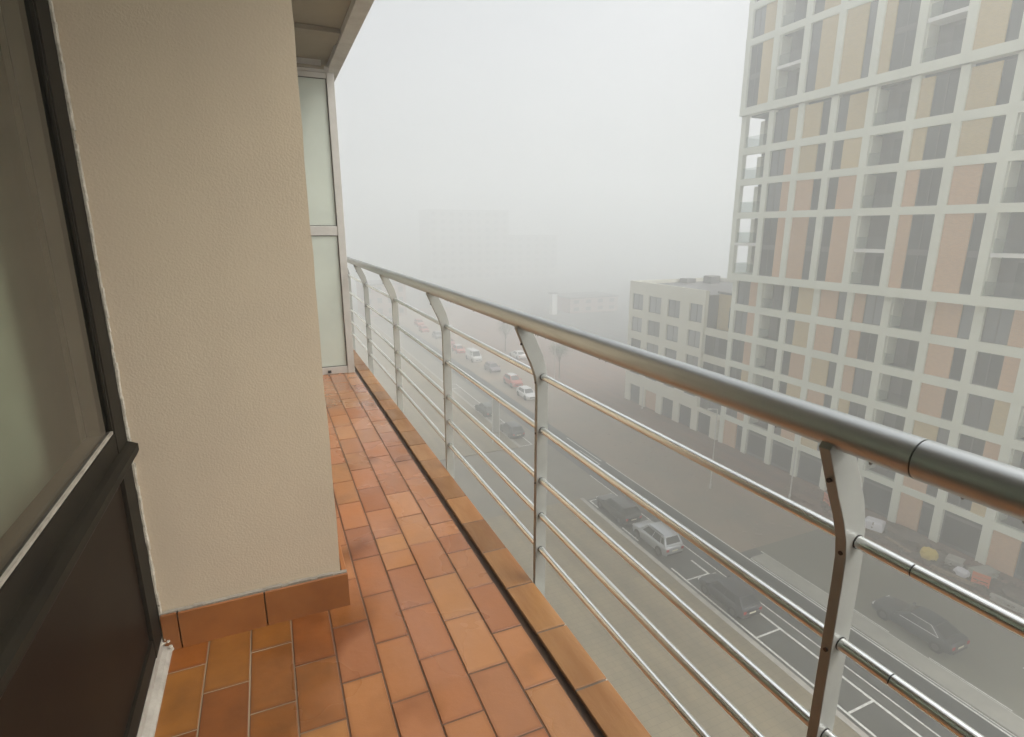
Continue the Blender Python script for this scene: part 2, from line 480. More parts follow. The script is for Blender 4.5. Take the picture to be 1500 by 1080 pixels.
M['brick_red'] = brick_mat("brick_red", (0.33, 0.12, 0.09), (0.27, 0.095, 0.07), (0.35, 0.3, 0.26))
M['win_frame'] = pmat("win_frame", (0.09, 0.09, 0.09), 0.5)
M['win_dark'] = pmat("pane_dark", (0.035, 0.04, 0.042), 0.12, rnd=0.5)
M['win_grey'] = pmat("pane_blind", (0.15, 0.16, 0.17), 0.2, rnd=0.35)
M['win_low'] = pmat('pane_low', (0.25, 0.26, 0.26), 0.15, rnd=0.5)  # panes lightened so part of the fog's veil sits in the colour
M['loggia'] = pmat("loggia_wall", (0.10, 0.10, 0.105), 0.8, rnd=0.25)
M['slab_white'] = pmat("slab_white", (0.80, 0.80, 0.77), 0.7)
M['balustrade'] = glass_mat("balustrade_glass", (0.86, 0.88, 0.87), 0.05)
M['roof_dark'] = pmat("roof_membrane", (0.075, 0.07, 0.068), 0.5, col2=(0.11, 0.10, 0.095), scale=0.3)
M['far_wall'] = pmat('far_wall', (0.30, 0.29, 0.275), 0.9)
M['litter'] = pmat('litter', (0.22, 0.19, 0.16), 0.8, col2=(0.26, 0.17, 0.12), scale=0.6)
M['planting'] = pmat('rusty_planting', (0.16, 0.075, 0.045), 0.8, col2=(0.10, 0.075, 0.045), scale=0.8)
M['steel'] = pmat("galvanised", (0.62, 0.62, 0.58), 0.45, 0.4)
M['tyre'] = pmat("tyre", (0.015, 0.015, 0.015), 0.8)
M['rim'] = pmat("rim", (0.10, 0.10, 0.105), 0.4, 0.6)
M['car_glass'] = pmat("car_glass", (0.02, 0.024, 0.026), 0.08)
M['lamp_red'] = pmat("tail_lens", (0.45, 0.02, 0.015), 0.2)
M['lamp_clear'] = pmat("head_lens", (0.75, 0.76, 0.75), 0.15)
M['trim'] = pmat('window_trim', (0.6, 0.6, 0.6), 0.3, 0.5)
M['plate'] = pmat("plate", (0.72, 0.70, 0.55), 0.5)
M['plastic_black'] = pmat("black_plastic", (0.025, 0.025, 0.025), 0.6)

# ------------------------------------------------------------------ the balcony (camera-relative heights, lifted by EYE)
FZ = -1.45
def B(): return MB(EYE)
W0 = -0.455                                    # foot of the window wall
YB, YE = -1.15, 5.83                            # balcony ends
GX0, GX1, CX1 = 0.758, 0.787, 0.908            # gutter and coping

floor = B().box(W0 - 0.02, CX1 - 0.004, YB, 9.0, FZ - 0.22, FZ - 0.030).build("balcony_floor", M['grout'])
structure(floor, "balcony floor of terracotta tiles laid lengthwise in staggered rows", "floor")
B().box(W0 - 0.02, GX0 - 0.002, YB + 0.002, YE, FZ - 0.030, FZ - 0.0035).build("mortar_bed", M['grout_joint'], floor)
B().box(GX0 - 0.002, GX1 + 0.002, YB + 0.002, 8.9, FZ - 0.030, FZ - 0.022).build("gutter", M['gutter'], floor)
B().box(GX1 + 0.002, CX1 - 0.006, YB + 0.002, 8.9, FZ - 0.030, FZ - 0.004).build("coping_bed", M['grout'], floor)
B().box(CX1 - 0.004, CX1 + 0.003, YB, 9.0, FZ - 0.30, FZ - 0.008).build("slab_edge", M['concrete_edge'], floor)

colx = [-0.452, -0.322, -0.183, -0.045, 0.093, 0.226, 0.352, 0.488, 0.632, 0.756]
phase = [1.610, 1.751, 1.603, 1.753, 1.613, 1.469, 1.895, 1.767, 1.915]
TL, JT = 0.283, 0.0055
unit = {}
def tile(x0, x1, y0, y1, name="tile", zt=0.0, mat='tile'):
    """tiles of one size share a mesh"""
    wx, wy = round(x1 - x0, 3), round(y1 - y0, 3)
    key = (wx, wy, mat)
    if key not in unit:
        unit[key] = MB().cbox(-wx / 2, wx / 2, -wy / 2, wy / 2, -0.012, 0, 0.0018).mesh("tile", M[mat])
    o = link(name, unit[key], floor, ((x0 + x1) / 2, (y0 + y1) / 2, EYE + FZ + zt + random.uniform(-0.0012, 0.0008)),
             rot=(random.uniform(-.004, .004), random.uniform(-.006, .006), random.uniform(-.004, .004)))
    return o
for c in range(9):
    x0, x1 = colx[c] + JT / 2, colx[c + 1] - JT / 2
    y = phase[c] - 14 * TL
    js = []
    while y < YE:
        js.append(y); y += TL
    if c == 6: js += [2.314]
    if c == 8: js += [2.346]
    js = sorted(j for j in js if YB + 0.05 < j < YE - 0.04)
    js = [YB] + js + [YE]
    for a, b in zip(js[:-1], js[1:]):
        if c < 5 and a > 2.06 and b < 4.6 and (colx[c + 1] < 0.16): continue      # under the pier
        tile(x0, x1, a + JT / 2, b - JT / 2)
y = 1.246 - 12 * TL
while y < 8.6:
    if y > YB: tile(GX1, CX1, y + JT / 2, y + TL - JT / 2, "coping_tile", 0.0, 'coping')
    y += TL + 0.003

# pier
pier = thing("plaster_pier", "rough beige plaster pier with a terracotta skirting beside the dark window", "pillar", (-0.15, 2.03, EYE + FZ))
PXR = 0.152
pm = B()
# gently uneven plaster block
ny, nz_ = 14, 30
PZ0, PZ1 = FZ - 0.01, 1.50
front = []
for k in range(nz_ + 1):
    for i in range(ny + 1):
        x = -0.47 + (PXR + 0.47) * i / ny
        z = PZ0 + (PZ1 - PZ0) * k / nz_
        dx = random.uniform(-0.0038, 0.002) if i == ny else 0
        dy = random.uniform(-0.0012, 0.0012)
        front.append((x + dx, 2.03 + dy, z))
fs = []
for k in range(nz_):
    for i in range(ny):
        a = k * (ny + 1) + i
        fs.append((a, a + 1, a + ny + 2, a + ny + 1))
side = [(PXR, 4.6, PZ0 + (PZ1 - PZ0) * k / nz_) for k in range(nz_ + 1)]
n0 = len(front)
for k in range(nz_):
    a = k * (ny + 1) + ny
    fs.append((a, n0 + k, n0 + k + 1, a + ny + 1))
pm.add(front + side, fs)
po = pm.build("plaster_body", M['plaster'], pier, smooth=True)
sk = M['skirting']
for a, b in ((-0.458, -0.409), (-0.404, -0.128), (-0.123, 0.176)):
    me = B().cbox(a, b, 2.008, 2.029, FZ, -1.306 + random.uniform(-.002, .002), 0.003)
    me.build("skirting_tile", sk, pier)
for a, b in ((2.033, 2.30), (2.305, 2.585), (2.59, 2.87), (2.875, 3.15), (3.155, 3.43), (3.435, 3.71)):
    B().cbox(PXR + 0.004, 0.175, a, b, FZ, -1.307, 0.003).build("skirting_tile", sk, pier)
g = B()
for i in range(24):
    t = i / 24
    x = -0.46 + t * 0.63
    g.box(x, x + 0.63 / 24 + 0.004, 2.014, 2.031, -1.308, -1.302 + random.uniform(0, 0.005))
g.build("mortar_line", M['mortar'], pier)
g = B()
zz = FZ + 0.02
while zz < 1.48:
    h = random.uniform(0.02, 0.05)
    r = random.uniform(0.0045, 0.0075)
    g.tube((-0.459 + random.uniform(-.002, .002), 2.024, zz), (-0.459 + random.uniform(-.002, .002), 2.024, zz + h + 0.01), r, 7, r * random.uniform(.8, 1.2))
    zz += h
for i in range(9):
    g.sphere((-0.455 + random.uniform(-.008, .02), 2.0 + random.uniform(-.016, .02), FZ + random.uniform(0, .05)), random.uniform(.006, .014), 7, 5, 0.8)
g.build("sealant_bead", M['caulk'], pier, smooth=True)

# window wall
win = thing("balcony_window", "dark bronze balcony window with a solid brown lower panel and a jutting ledge", "window", (W0, 0.8, EYE + FZ))
GY = [2.022, 0.30, -1.25]
def wbox(name, mat, x0, x1, y0, y1, z0, z1, bevel=0.002, par=None):
    return B().box(x0, x1, y0, y1, z0, z1).build(name, mat, par or win, bevel=bevel)
for y in (1.905, 0.36):
    wbox("stile", M['bronze'], -0.535, -0.462, y, y + 0.114, FZ + 0.06, 1.495)
    wbox("glazing_bead", M['bronze'], -0.4735, -0.466, y - 0.008, y - 0.0005, -0.578, 1.39, 0.001)
for y0, y1 in ((0.4745, 1.9045), (-1.13, 0.3595)):
    wbox("top_rail", M['bronze'], -0.533, -0.464, y0, y1, 1.40, 1.494)
    wbox("middle_rail", M['bronze'], -0.535, -0.464, y0, y1, -0.735, -0.592)
    wbox("bottom_rail", M['bronze'], -0.533, -0.464, y0, y1, FZ + 0.061, FZ + 0.13)
    p = wbox("pane", M['glass'], -0.480, -0.474, y0 - 0.004, y1 + 0.004, -0.60, 1.405, 0)
    wbox("lower_panel", M['brown_panel'], -0.490, -0.474, y0 - 0.004, y1 + 0.004, FZ + 0.125, -0.73, 0)
    wbox("glazing_gasket", M['mortar'], -0.4735, -0.467, y0, y1, -0.591, -0.583, 0)
# ledge: two-step drip profile
prof = [(-0.464, -0.655), (-0.449, -0.660), (-0.434, -0.668), (-0.434, -0.690), (-0.440, -0.702), (-0.449, -0.700), (-0.451, -0.716), (-0.464, -0.718)]
B().prism(prof, 'y', -1.14, 2.016).build("ledge", M['bronze'], win)
prof = [(-0.54, FZ + 0.060), (-0.54, FZ - 0.02), (-0.437, FZ - 0.02), (-0.437, FZ + 0.010), (-0.446, FZ + 0.020), (-0.4625, FZ + 0.026), (-0.4625, FZ + 0.060)]
B().prism(prof, 'y', -1.14, 2.012).build("threshold", M['sill'], win)

# room behind the glass
room = thing("room_interior", "pale room seen dimly behind the dark framed glass", "room", (-2.5, 0.5, EYE + FZ))
B().box(-4.7, -4.6, -1.6, 2.7, FZ, 1.5).build("back_wall", M['room'], room)
B().box(-4.6, -0.55, 2.5, 2.6, FZ, 1.5).build("side_wall", M['room'], room)
B().box(-4.6, -0.55, -1.6, -1.5, FZ, 1.5).build("side_wall", M['room'], room)
B().box(-4.6, -0.55, -1.5, 2.5, FZ - 0.05, FZ + 0.02).build("room_floor", M['room_floor'], room)
B().box(-4.6, -0.55, -1.5, 2.5, 1.40, 1.5).build("room_ceiling", M['room'], room)
cm = B()
pts = []
nn = 160
for i in range(nn + 1):
    yy = -1.0 + 3.3 * i / nn
    pts.append((-0.66 + 0.006 * math.sin(i * 0.55) + 0.004 * math.sin(i * 0.23), yy))
cm.add([(x, yy, FZ + 0.05) for x, yy in pts] + [(x, yy, 1.38) for x, yy in pts], [(i, i + 1, nn + 2 + i, nn + 1 + i) for i in range(nn)])
tag(cm.build("curtain", M['curtain'], smooth=True), "plain grey green curtain hanging close behind the balcony window glass", "curtain")

# ceiling slab with edge beam
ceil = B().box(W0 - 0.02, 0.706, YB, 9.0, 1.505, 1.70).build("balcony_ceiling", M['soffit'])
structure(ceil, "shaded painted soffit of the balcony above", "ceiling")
B().box(0.706, 0.818, YB, 9.0, 1.452, 1.72).build("edge_beam", M['concrete_edge'], ceil, bevel=0.004)
B().box(0.16, 0.703, 4.9, 5.2, 1.47, 1.504).build("cross_beam", M['soffit'], ceil)

# unseen end wall, added behind the camera to cut light on the balcony
ew = thing("end_wall", "unseen wall closing the balcony behind the viewpoint, added to cut the light", "wall", (0.2, YB - 0.1, EYE + FZ))
B().box(W0, 0.90, YB - 0.12, YB - 0.002, FZ - 0.02, 1.504).build("render", M['soffit'], ew)

# divider screen at the far end
dv = thing("divider_screen", "pale frosted two-panel divider screen in a grey frame at the balcony's far end", "screen", (0.45, YE, EYE + FZ))
for x0, x1 in ((0.678, 0.746), (0.02, 0.085)):
    B().box(x0, x1, YE - 0.025, YE + 0.035, FZ, 1.40).build("frame_post", M['screen_frame'], dv, bevel=0.003)
for z0, z1, nm in ((1.355, 1.399, "top_rail"), (-0.052, 0.036, "middle_rail"), (FZ + 0.004, -1.372, "bottom_rail")):
    B().box(0.0855, 0.6775, YE - 0.02, YE + 0.03, z0, z1).build(nm, M['screen_frame'], dv, bevel=0.003)
for z0, z1 in ((0.0365, 1.3545), (-1.3715, -0.0525)):
    p = B().box(0.086, 0.677, YE - 0.002, YE + 0.008, z0, z1).build("frosted_panel", M['screen_panel'], dv)
    gk = B()
    for a in ((0.086, 0.092, z0, z1), (0.671, 0.677, z0, z1)):
        gk.box(a[0], a[1], YE - 0.010, YE - 0.0025, a[2], a[3])
    gk.box(0.0925, 0.6705, YE - 0.010, YE - 0.0025, z0, z0 + 0.006).box(0.0925, 0.6705, YE - 0.010, YE - 0.0025, z1 - 0.006, z1)
    gk.build("gasket", M['bolt'], p)
B().box(0.478, 0.512, YE - 0.024, YE - 0.0205, -1.432, -1.405).build("drain_slot", M['gap_black'], dv)
B().box(0.10, 0.70, YE - 0.03, YE + 0.05, 1.401, 1.452).build("header", M['screen_frame'], dv)
B().box(0.10, 0.66, YE - 0.055, YE - 0.031, 1.425, 1.449).build("header_lip", M['soffit'], dv)
B().box(0.10, 0.64, YE - 0.03, YE - 0.005, 1.453, 1.503).build("header_board", M['concrete_edge'], dv)

# railing
rl = thing("balcony_railing", "brushed aluminium railing with five round rails and curved flat posts", "railing", (0.93, 2.5, EYE + FZ))
PY = [-0.69, 0.585, 1.86, 3.125, 4.55, 5.98, 7.3]
JOIN = [0.455, 0.437]
HX, HZ, HR = 0.862, -0.330, 0.0315
segs = [(-1.14, 0.452), (0.4545, 7.6)]
for a, b in segs:
    B().tube((HX, a, HZ), (HX, b, HZ), HR, 40).build("handrail", M['alu_rail'], rl, smooth=True)
B().tube((HX, 0.451, HZ), (HX, 0.456, HZ), HR - 0.0025, 24).build("handrail_joint", M['gap_black'], rl, smooth=True)
RX, RR = 0.942, 0.0127
RZ = [-0.553, -0.772, -0.988, -1.146, -1.302]
for z in RZ:
    for a, b in ((-1.14, 0.4745), (0.477, 7.5)):
        B().tube((RX, a, z), (RX, b, z), RR, 20).build("rail", M['alu'], rl, smooth=True)
    B().tube((RX, 0.474, z), (RX, 0.4775, z), RR - 0.002, 14).build("rail_joint", M['gap_black'], rl, smooth=True)
inner = [(0.846, -0.332), (0.829, -0.356), (0.836, -0.372), (0.868, -0.447), (0.893, -0.500), (0.909, -0.545), (0.9165, -0.585), (0.918, -0.640), (0.918, -1.72)]
outer = [(0.966, -1.72), (0.966, -0.640), (0.9645, -0.580), (0.957, -0.525), (0.942, -0.470), (0.917, -0.415), (0.890, -0.360), (0.878, -0.332)]
for y in PY:
    p = B().prism(inner + outer, 'y', y - 0.011, y + 0.011).build("post", M['alu_post'], rl, bevel=0.0015)
    bm_ = B()
    for z in (-0.652, -0.836, -1.02):
        pass
    for x, z in ((0.853, -0.418), (0.9155, -0.575), (0.9175, -0.785), (0.9175, -1.0)):
        bm_.tube((x + 0.004, y - 0.001, z), (x - 0.003, y - 0.001, z), 0.0042, 10)
    bm_.build("bolt", M['bolt'], p)
    co = B()
    for z in RZ:
        co.tube((RX, y - 0.0128, z), (RX, y - 0.0112, z), RR + 0.0012, 16)
        co.tube((RX, y + 0.0112, z), (RX, y + 0.0128, z), RR + 0.0012, 16)
    co.build("gap_ring", M['gap_black'], p, smooth=True)  # dark ring painted for the shaded gap where each rail enters the post
    B().box(CX1 + 0.0035, 0.9175, y - 0.03, y + 0.03, -1.70, -1.55).build("fixing_plate", M['alu_post'], p)
dr = B()
for i in range(20):
    yy = random.uniform(0.15, 3.2)
    aa = random.uniform(.15, .5); dr.sphere((HX - HR * math.sin(aa) * 1.02, yy, HZ - HR * math.cos(aa) * 1.02), random.uniform(.0015, .0030), 8, 6, 1.2)
do = dr.build("water_drops", M['water'], rl, smooth=True); do['kind'] = 'stuff'

# our own building around the balcony
ob = thing("own_building", "beige rendered block that carries the tiled balcony", "building", (-6, 2, 0))
bw = M['render_wall']
B().box(-12, W0 - 0.021, -25, 30, -24, FZ - 0.23).build("lower_storeys", bw, ob)
B().box(-12, W0 - 0.021, -25, 30, 1.71, 22).build("upper_storeys", bw, ob)
B().box(-12, W0 - 0.021, 2.62, 30, FZ - 0.23, 1.71).build("side_wall", bw, ob)
B().box(-12, W0 - 0.021, -25, -1.62, FZ - 0.23, 1.71).build("side_wall", bw, ob)
B().box(-12, -4.72, -1.62, 2.62, FZ - 0.23, 1.71).build("rear_wall", bw, ob)
B().box(W0 - 0.09, W0 - 0.0205, 2.035, 2.619, FZ - 0.03, 1.71).build("wall_return", M['plaster'], ob)
for k, zc in enumerate((-4.55, -7.65, -10.75, -13.85, -16.95, -20.05, 4.8, 7.9)):
    B().box(W0 - 0.02, 0.91, YB, 9.0, zc - 0.25, zc).build("balcony_slab", M['concrete_edge'], ob)

# ------------------------------------------------------------------ ground, street
def sheet(name, mat, x0, x1, y0, y1, z, label, cat):
    # thin slab: its top at z
    return structure(MB().add([(x0, y0, z), (x1, y0, z), (x1, y1, z), (x0, y1, z)], [(0, 1, 2, 3)]).build(name, mat), label, cat)
def slab(name, mat, x0, x1, y0, y1, z0, z1, label, cat, bevel=0.0):
    return structure(MB().box(x0, x1, y0, y1, z0, z1).build(name, mat, bevel=bevel), label, cat)

sheet("ground", M['asphalt'], -425, 425, -425, 425, 0.0, "wet grey asphalt ground under the whole street", "ground")
sheet("parking_lane", M['asphalt'], 24.72, 27.86, -120, 39.6, 0.004, "grey asphalt strip of parallel parking bays", "road")
sheet("near_lane", M['asphalt_dark'], 27.86, 31.1, -120, 170, 0.008, "dark wet asphalt lane beside the parking bays", "road")
sheet("far_lane", M['asphalt_pale'], 32.72, 41.28, -120, 27.5, 0.004, "pale worn asphalt lane on the far side of the median", "road")
sheet("brown_carriageway", M['street_brown'], 31.12, 41.3, 27.5, 170, 0.006, "brownish worn carriageway stretching away into the fog", "road")
sheet("side_street", M['side_street'], -0.4, 24.72, 39.95, 53.45, 0.004, "pale worn side street joining between the two pavements", "road")
sheet("far_parking_lane", M['side_street'], 24.72, 27.86, 39.6, 170, 0.004, "pale strip of roadside past the last parking bay", "road")
slab("near_pavement", M['paving'], -0.4, 24.25, -120, 39.9, -0.3, 0.12, "wide pale brown pavement below the balcony", "pavement")
slab("near_kerb", M['kerb'], 24.253, 24.62, -120, 39.9, -0.3, 0.135, "pale kerb along the parking bays", "kerb", 0.02)
slab("beyond_pavement", M['paving'], -0.4, 24.25, 53.5, 170, -0.3, 0.12, "pale pavement past the side street", "pavement")
slab("beyond_kerb", M['kerb'], 24.253, 24.62, 53.5, 170, -0.3, 0.135, "pale kerb past the side street", "kerb", 0.02)
slab("far_kerb", M['kerb'], 41.30, 41.55, -120, 170, -0.3, 0.135, "kerb in front of the tower", "kerb", 0.02)
slab("far_pavement", M['paving_far'], 41.553, 60, -120, 170, -0.3, 0.12, "reddish brown pavement at the foot of the tower", "pavement")
slab("median", M['median'], 31.32, 32.66, -120, 26.6, -0.2, 0.10, "pale concrete median strip between the lanes", "median", 0.02)
sheet("soil_strip", M['soil'], 42.2, 45.0, 4, 28.5, 0.124, "dark earth strip with rubble in front of the tower", "ground")

def marks(name, label, rects, z, group=None):
    m = MB()
    for x0, x1, y0, y1 in rects:
        m.add([(x0, y0, z), (x1, y0, z), (x1, y1, z), (x0, y1, z)], [(0, 1, 2, 3)])
    return structure(m.build(name, M['paint']), label, "marking")
ZM = 0.014
marks("edge_line", "long white line along the kerb side of the parking bays", [(24.93, 25.07, -120, 28.0), (24.93, 25.07, 32.0, 34.2), (24.93, 25.07, 37.9, 39.36)], ZM)
for y, x1 in ((8.3, 27.0), (14.3, 27.0), (20.2, 27.0), (26.4, 27.0), (32.5, 27.0), (39.3, 27.3)):
    marks("bay_line", "white cross line between two parking bays", [(25.075, x1 - 0.06, y - 0.06, y + 0.06)], ZM)
marks("bay_edge_line", "white line along the road side of the parking bays", [(26.93, 27.09, -120, 22.4), (26.93, 27.09, 25.3, 28.2), (26.93, 27.07, 31.2, 33.6)], ZM)
marks("lane_edge_line", "thin white line at the edge of the dark lane", [(27.82, 27.92, -120, 44.0)], ZM)
marks("centre_line", "long white line beside the median", [(31.0, 31.12, -120, 46.0), (30.7, 30.85, 46.5, 54.0), (31.22, 31.30, -120, 26.6)], ZM)
marks("median_line", "white line along the far edge of the median", [(32.70, 32.80, -120, 27.0), (32.86, 32.94, 17.3, 19.6), (32.86, 32.94, 11.0, 15.0), (32.86, 32.94, 4, 8.6)], ZM)
bx = []
for a in ((29.55, 29.70, 45.8, 50.0), (30.15, 30.28, 45.8, 50.0), (29.70, 30.15, 49.86, 50.0), (29.70, 30.15, 45.8, 45.95)): bx.append(a)
marks("hatch_box", "narrow white outlined box painted near the junction", bx, ZM)
marks("far_bay_outline", "white outline of parking bays past the side street", [(26.0, 26.14, 53.7, 82), (24.7, 26.0, 53.7, 53.85), (24.7, 26.0, 61.8, 61.95), (24.7, 26.0, 70, 70.15), (24.7, 26.0, 79.5, 79.65), (24.7, 26.0, 81.9, 82.05)], ZM)
marks("far_lane_dash", "short white dash on the pale lane", [(36.9, 37.05, 11.6, 12.4), (36.9, 37.05, 5.5, 7.5)], ZM)

lt = MB()
for i in range(80):
    x, y = random.uniform(32.5, 41), random.uniform(27.5, 60)
    a = random.uniform(0, 6.28); L_, W_ = random.uniform(.08, .26), random.uniform(.05, .12)
    ca, sa = math.cos(a), math.sin(a)
    q = [(x + ca * u * L_ - sa * v * W_, y + sa * u * L_ + ca * v * W_) for u, v in ((-1, -1), (1, -1), (1, 1), (-1, 1))]
    lt.prism(q, 'z', 0.010, 0.03)
l_ = lt.build("litter", M['litter']); structure(l_, "pale scraps scattered over the brown carriageway", "litter", 'stuff')
lt = MB()
for i in range(700):
    x, y = random.uniform(42.0, 45.4), random.uniform(5, 30)
    r = random.uniform(.05, .22)
    lt.sphere((x, y, 0.124 + r * .2), r, 6, 4, random.uniform(.4, .8))
l_ = lt.build("rubble", M['soil']); structure(l_, "loose earth clods and rubble in the strip before the tower", "rubble", 'stuff')

lt = MB()
for i in range(240):
    x, y = random.uniform(41.9, 45.6), random.uniform(5, 34)
    if 0.25 < (y * 0.37 + x * .2) % 1.0 < 0.62: continue
    hgt = random.uniform(.15, .5)
    for k in range(7):
        a = random.uniform(0, 6.28); r = random.uniform(.05, .38); z = .13 + random.uniform(0, hgt)
        px, py = x + r * math.cos(a), y + r * math.sin(a)
        u = random.uniform(.05, .12); b_ = random.uniform(0, 6.28)
        dx, dy, dz = u * math.cos(b_), u * math.sin(b_), random.uniform(.02, .10)
        lt.add([(px - dx, py - dy, z), (px + dy * .5, py - dx * .5, z + dz), (px + dx, py + dy, z + .02), (px - dy * .5, py + dx * .5, z - .01)], [(0, 1, 2, 3)])
l_ = lt.build("ground_cover", M['planting']); structure(l_, "rusty brown low planting along the foot of the tower", "ground cover", 'stuff')

# ------------------------------------------------------------------ the tower
tw = thing("apartment_tower", "tall white grid apartment tower with pink and tan brick infill", "tower", (52, 25, 0))
TY1 = 45.67
GRID = [45.40, 42.0, 38.75, 35.5, 32.25, 29.0, 25.75, 22.5, 19.25, 16.0, 12.75, 9.5, 6.25, 3.0]
NB = len(GRID) - 1
PW = 0.31
def tb(name, mat, x0, x1, y0, y1, z0, z1, par=None):
    return B().box(x0, x1, y0, y1, z0, z1).build(name, mat, par or tw)

def infill(X, ya, yb, z0, z1, kind, mat, split=None):
    """ya > yb (left to right in the view); X the facade plane"""
    if kind == 'p':
        tb("brick_panel", mat, X + 0.16, X + 0.42, yb + .002, ya - .002, z0 + .002, z1 - .002)
    elif kind in 'gh':
        f = B()
        t = 0.07
        f.box(X + 0.24, X + 0.34, yb, yb + t, z0, z1).box(X + 0.24, X + 0.34, ya - t, ya, z0, z1)
        f.box(X + 0.24, X + 0.34, yb + t, ya - t, z0, z0 + t).box(X + 0.24, X + 0.34, yb + t, ya - t, z1 - t, z1)
        if ya - yb > 1.3:
            ym = (ya + yb) / 2
            f.box(X + 0.25, X + 0.33, ym - .04, ym + .04, z0 + t, z1 - t)
        if z1 - z0 > 4:
            zm = (z0 + z1) / 2
            f.box(X + 0.235, X + 0.345, yb + t, ya - t, zm - .22, zm + .22)
        fo = f.build("window", M['win_frame'], tw)
        B().box(X + 0.28, X + 0.30, yb + t * .5, ya - t * .5, z0 + t * .5, z1 - t * .5).build("pane", M['win_grey'] if random.random() < .4 else M['win_dark'], fo)
    elif kind == 'd':
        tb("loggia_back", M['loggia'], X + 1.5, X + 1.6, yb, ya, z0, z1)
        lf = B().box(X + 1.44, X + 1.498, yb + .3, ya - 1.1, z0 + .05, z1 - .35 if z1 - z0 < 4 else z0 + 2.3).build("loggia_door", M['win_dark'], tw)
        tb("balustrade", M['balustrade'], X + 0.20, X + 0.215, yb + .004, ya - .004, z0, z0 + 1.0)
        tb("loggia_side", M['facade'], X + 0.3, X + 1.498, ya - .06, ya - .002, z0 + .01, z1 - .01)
        if z1 - z0 > 4:
            zm = (z0 + z1) / 2
            tb("loggia_slab", M['slab_white'], X + 0.02, X + 1.49, yb + .002, ya - .062, zm - .14, zm + .14)
            tb("balustrade", M['balustrade'], X + 0.20, X + 0.215, yb + .004, ya - .064, zm + .142, zm + 1.1)

def section(X, zs, pattern, th, brick, first=0, core_x1=62.0):
    """zs: list of (z0,z1) openings from the top down"""
    for k, (z0, z1) in enumerate(zs):
        for b in range(first, NB):
            ya, yb = GRID[b] - PW, GRID[b + 1] + PW
            pat = pattern[b % len(pattern)]
            if pat == 'o': continue
            y = ya
            n = sum(p[0] for p in pat)
            for wgt, kind in pat:
                y2 = y - (ya - yb) * wgt / n
                bm = brick[k]
                if isinstance(bm, tuple): bm = bm[(b * 7 + k * 3) % len(bm)]
                infill(X, y, y2, z0, z1, kind, bm)
                y = y2

pk, tn = M['brick_pink'], M['brick_tan']
# lower section: five rows and a ground floor
XL = 46.17
lowz = [(-7.75, -5.2), (-10.9, -8.45), (-14.05, -11.6), (-17.2, -14.7), (-20.4, -17.85)]
low_pat = [[(.6, 'g'), (.4, 'p')], [(1, 'd')], [(.34, 'g'), (.66, 'p')], [(.66, 'p'), (.34, 'g')], [(.37, 'p'), (.63, 'g')], [(1, 'd')],
           [(.66, 'p'), (.34, 'g')], [(.62, 'g'), (.38, 'p')], [(1, 'd')], [(.34, 'g'), (.66, 'p')], [(.66, 'p'), (.34, 'g')], [(.37, 'p'), (.63, 'g')], [(1, 'd')]]
section(XL, lowz, low_pat, 0, [(pk, pk, tn), (pk, pk, tn), (pk, tn), (pk, tn), (pk, tn)])
for i, y in enumerate(GRID):
    y1 = TY1 if i == 0 else y + PW
    tb("pier", M['facade'], XL, XL + 0.55, y - PW, y1, -24 + .1, -4.95)
for z0, z1 in ((-8.45, -7.75), (-11.6, -10.9), (-14.7, -14.05), (-17.85, -17.2), (-20.95, -20.4)):
    tb("floor_band", M['facade'], XL - 0.015, XL + 0.56, GRID[-1] - PW, TY1 + .015, z0, z1)
# ground floor shops
for b in range(NB):
    ya, yb = GRID[b] - PW, GRID[b + 1] + PW
    if b in (0, 6, 8, 11):
        tb("brick_panel", pk, XL + 0.16, XL + 0.42, yb + 1.0, ya, -23.88, -20.95)
        yy = yb + 1.0
    else:
        yy = ya
    f = B()
    t = .08
    f.box(XL + .3, XL + .4, yb, yb + t, -23.88, -20.95).box(XL + .3, XL + .4, yy - t, yy, -23.88, -20.95)
    f.box(XL + .3, XL + .4, yb + t, yy - t, -21.5, -21.3).box(XL + .3, XL + .4, yb + t, yy - t, -23.88, -23.6)
    fo = f.build("shop_window", M['win_frame'], tw)
    B().box(XL + .34, XL + .36, yb + t * .5, yy - t * .5, -23.7, -20.96).build("pane", M['win_dark'], fo)
# middle section, corbelled out 0.9 m
XM = 45.25
midz = [(7.98, 10.75), (4.99, 7.32), (1.73, 4.38), (-4.45, 1.13)]
mid_pat = ['o', [(.62, 'g'), (.38, 'p')], [(.65, 'p'), (.35, 'g')], [(.35, 'g'), (.65, 'p')], [(1, 'd')], [(.36, 'p'), (.64, 'g')],
           [(.68, 'p'), (.32, 'g')], [(1, 'd')], [(.36, 'p'), (.64, 'g')], [(.35, 'g'), (.65, 'p')], [(1, 'd')], [(.66, 'p'), (.34, 'g')], [(1, 'd')]]
section(XM, midz, mid_pat, 0, [tn, (tn, pk, tn), pk, pk])
for i, y in enumerate(GRID):
    y1 = TY1 if i == 0 else y + PW
    tb("pier", M['facade'], XM, XM + 0.5, y - PW, y1, -4.46, 10.98)
for z0, z1 in ((7.32, 7.98), (4.38, 4.99), (1.13, 1.73), (-5.16, -4.45)):
    tb("floor_band", M['facade'], XM - 0.015, XM + 0.51, GRID[-1] - PW, TY1 + .015, z0, z1)
tb("soffit", M['facade'], XM + 0.515, XL + 0.6, GRID[-1] - PW, TY1, -5.12, -4.86)
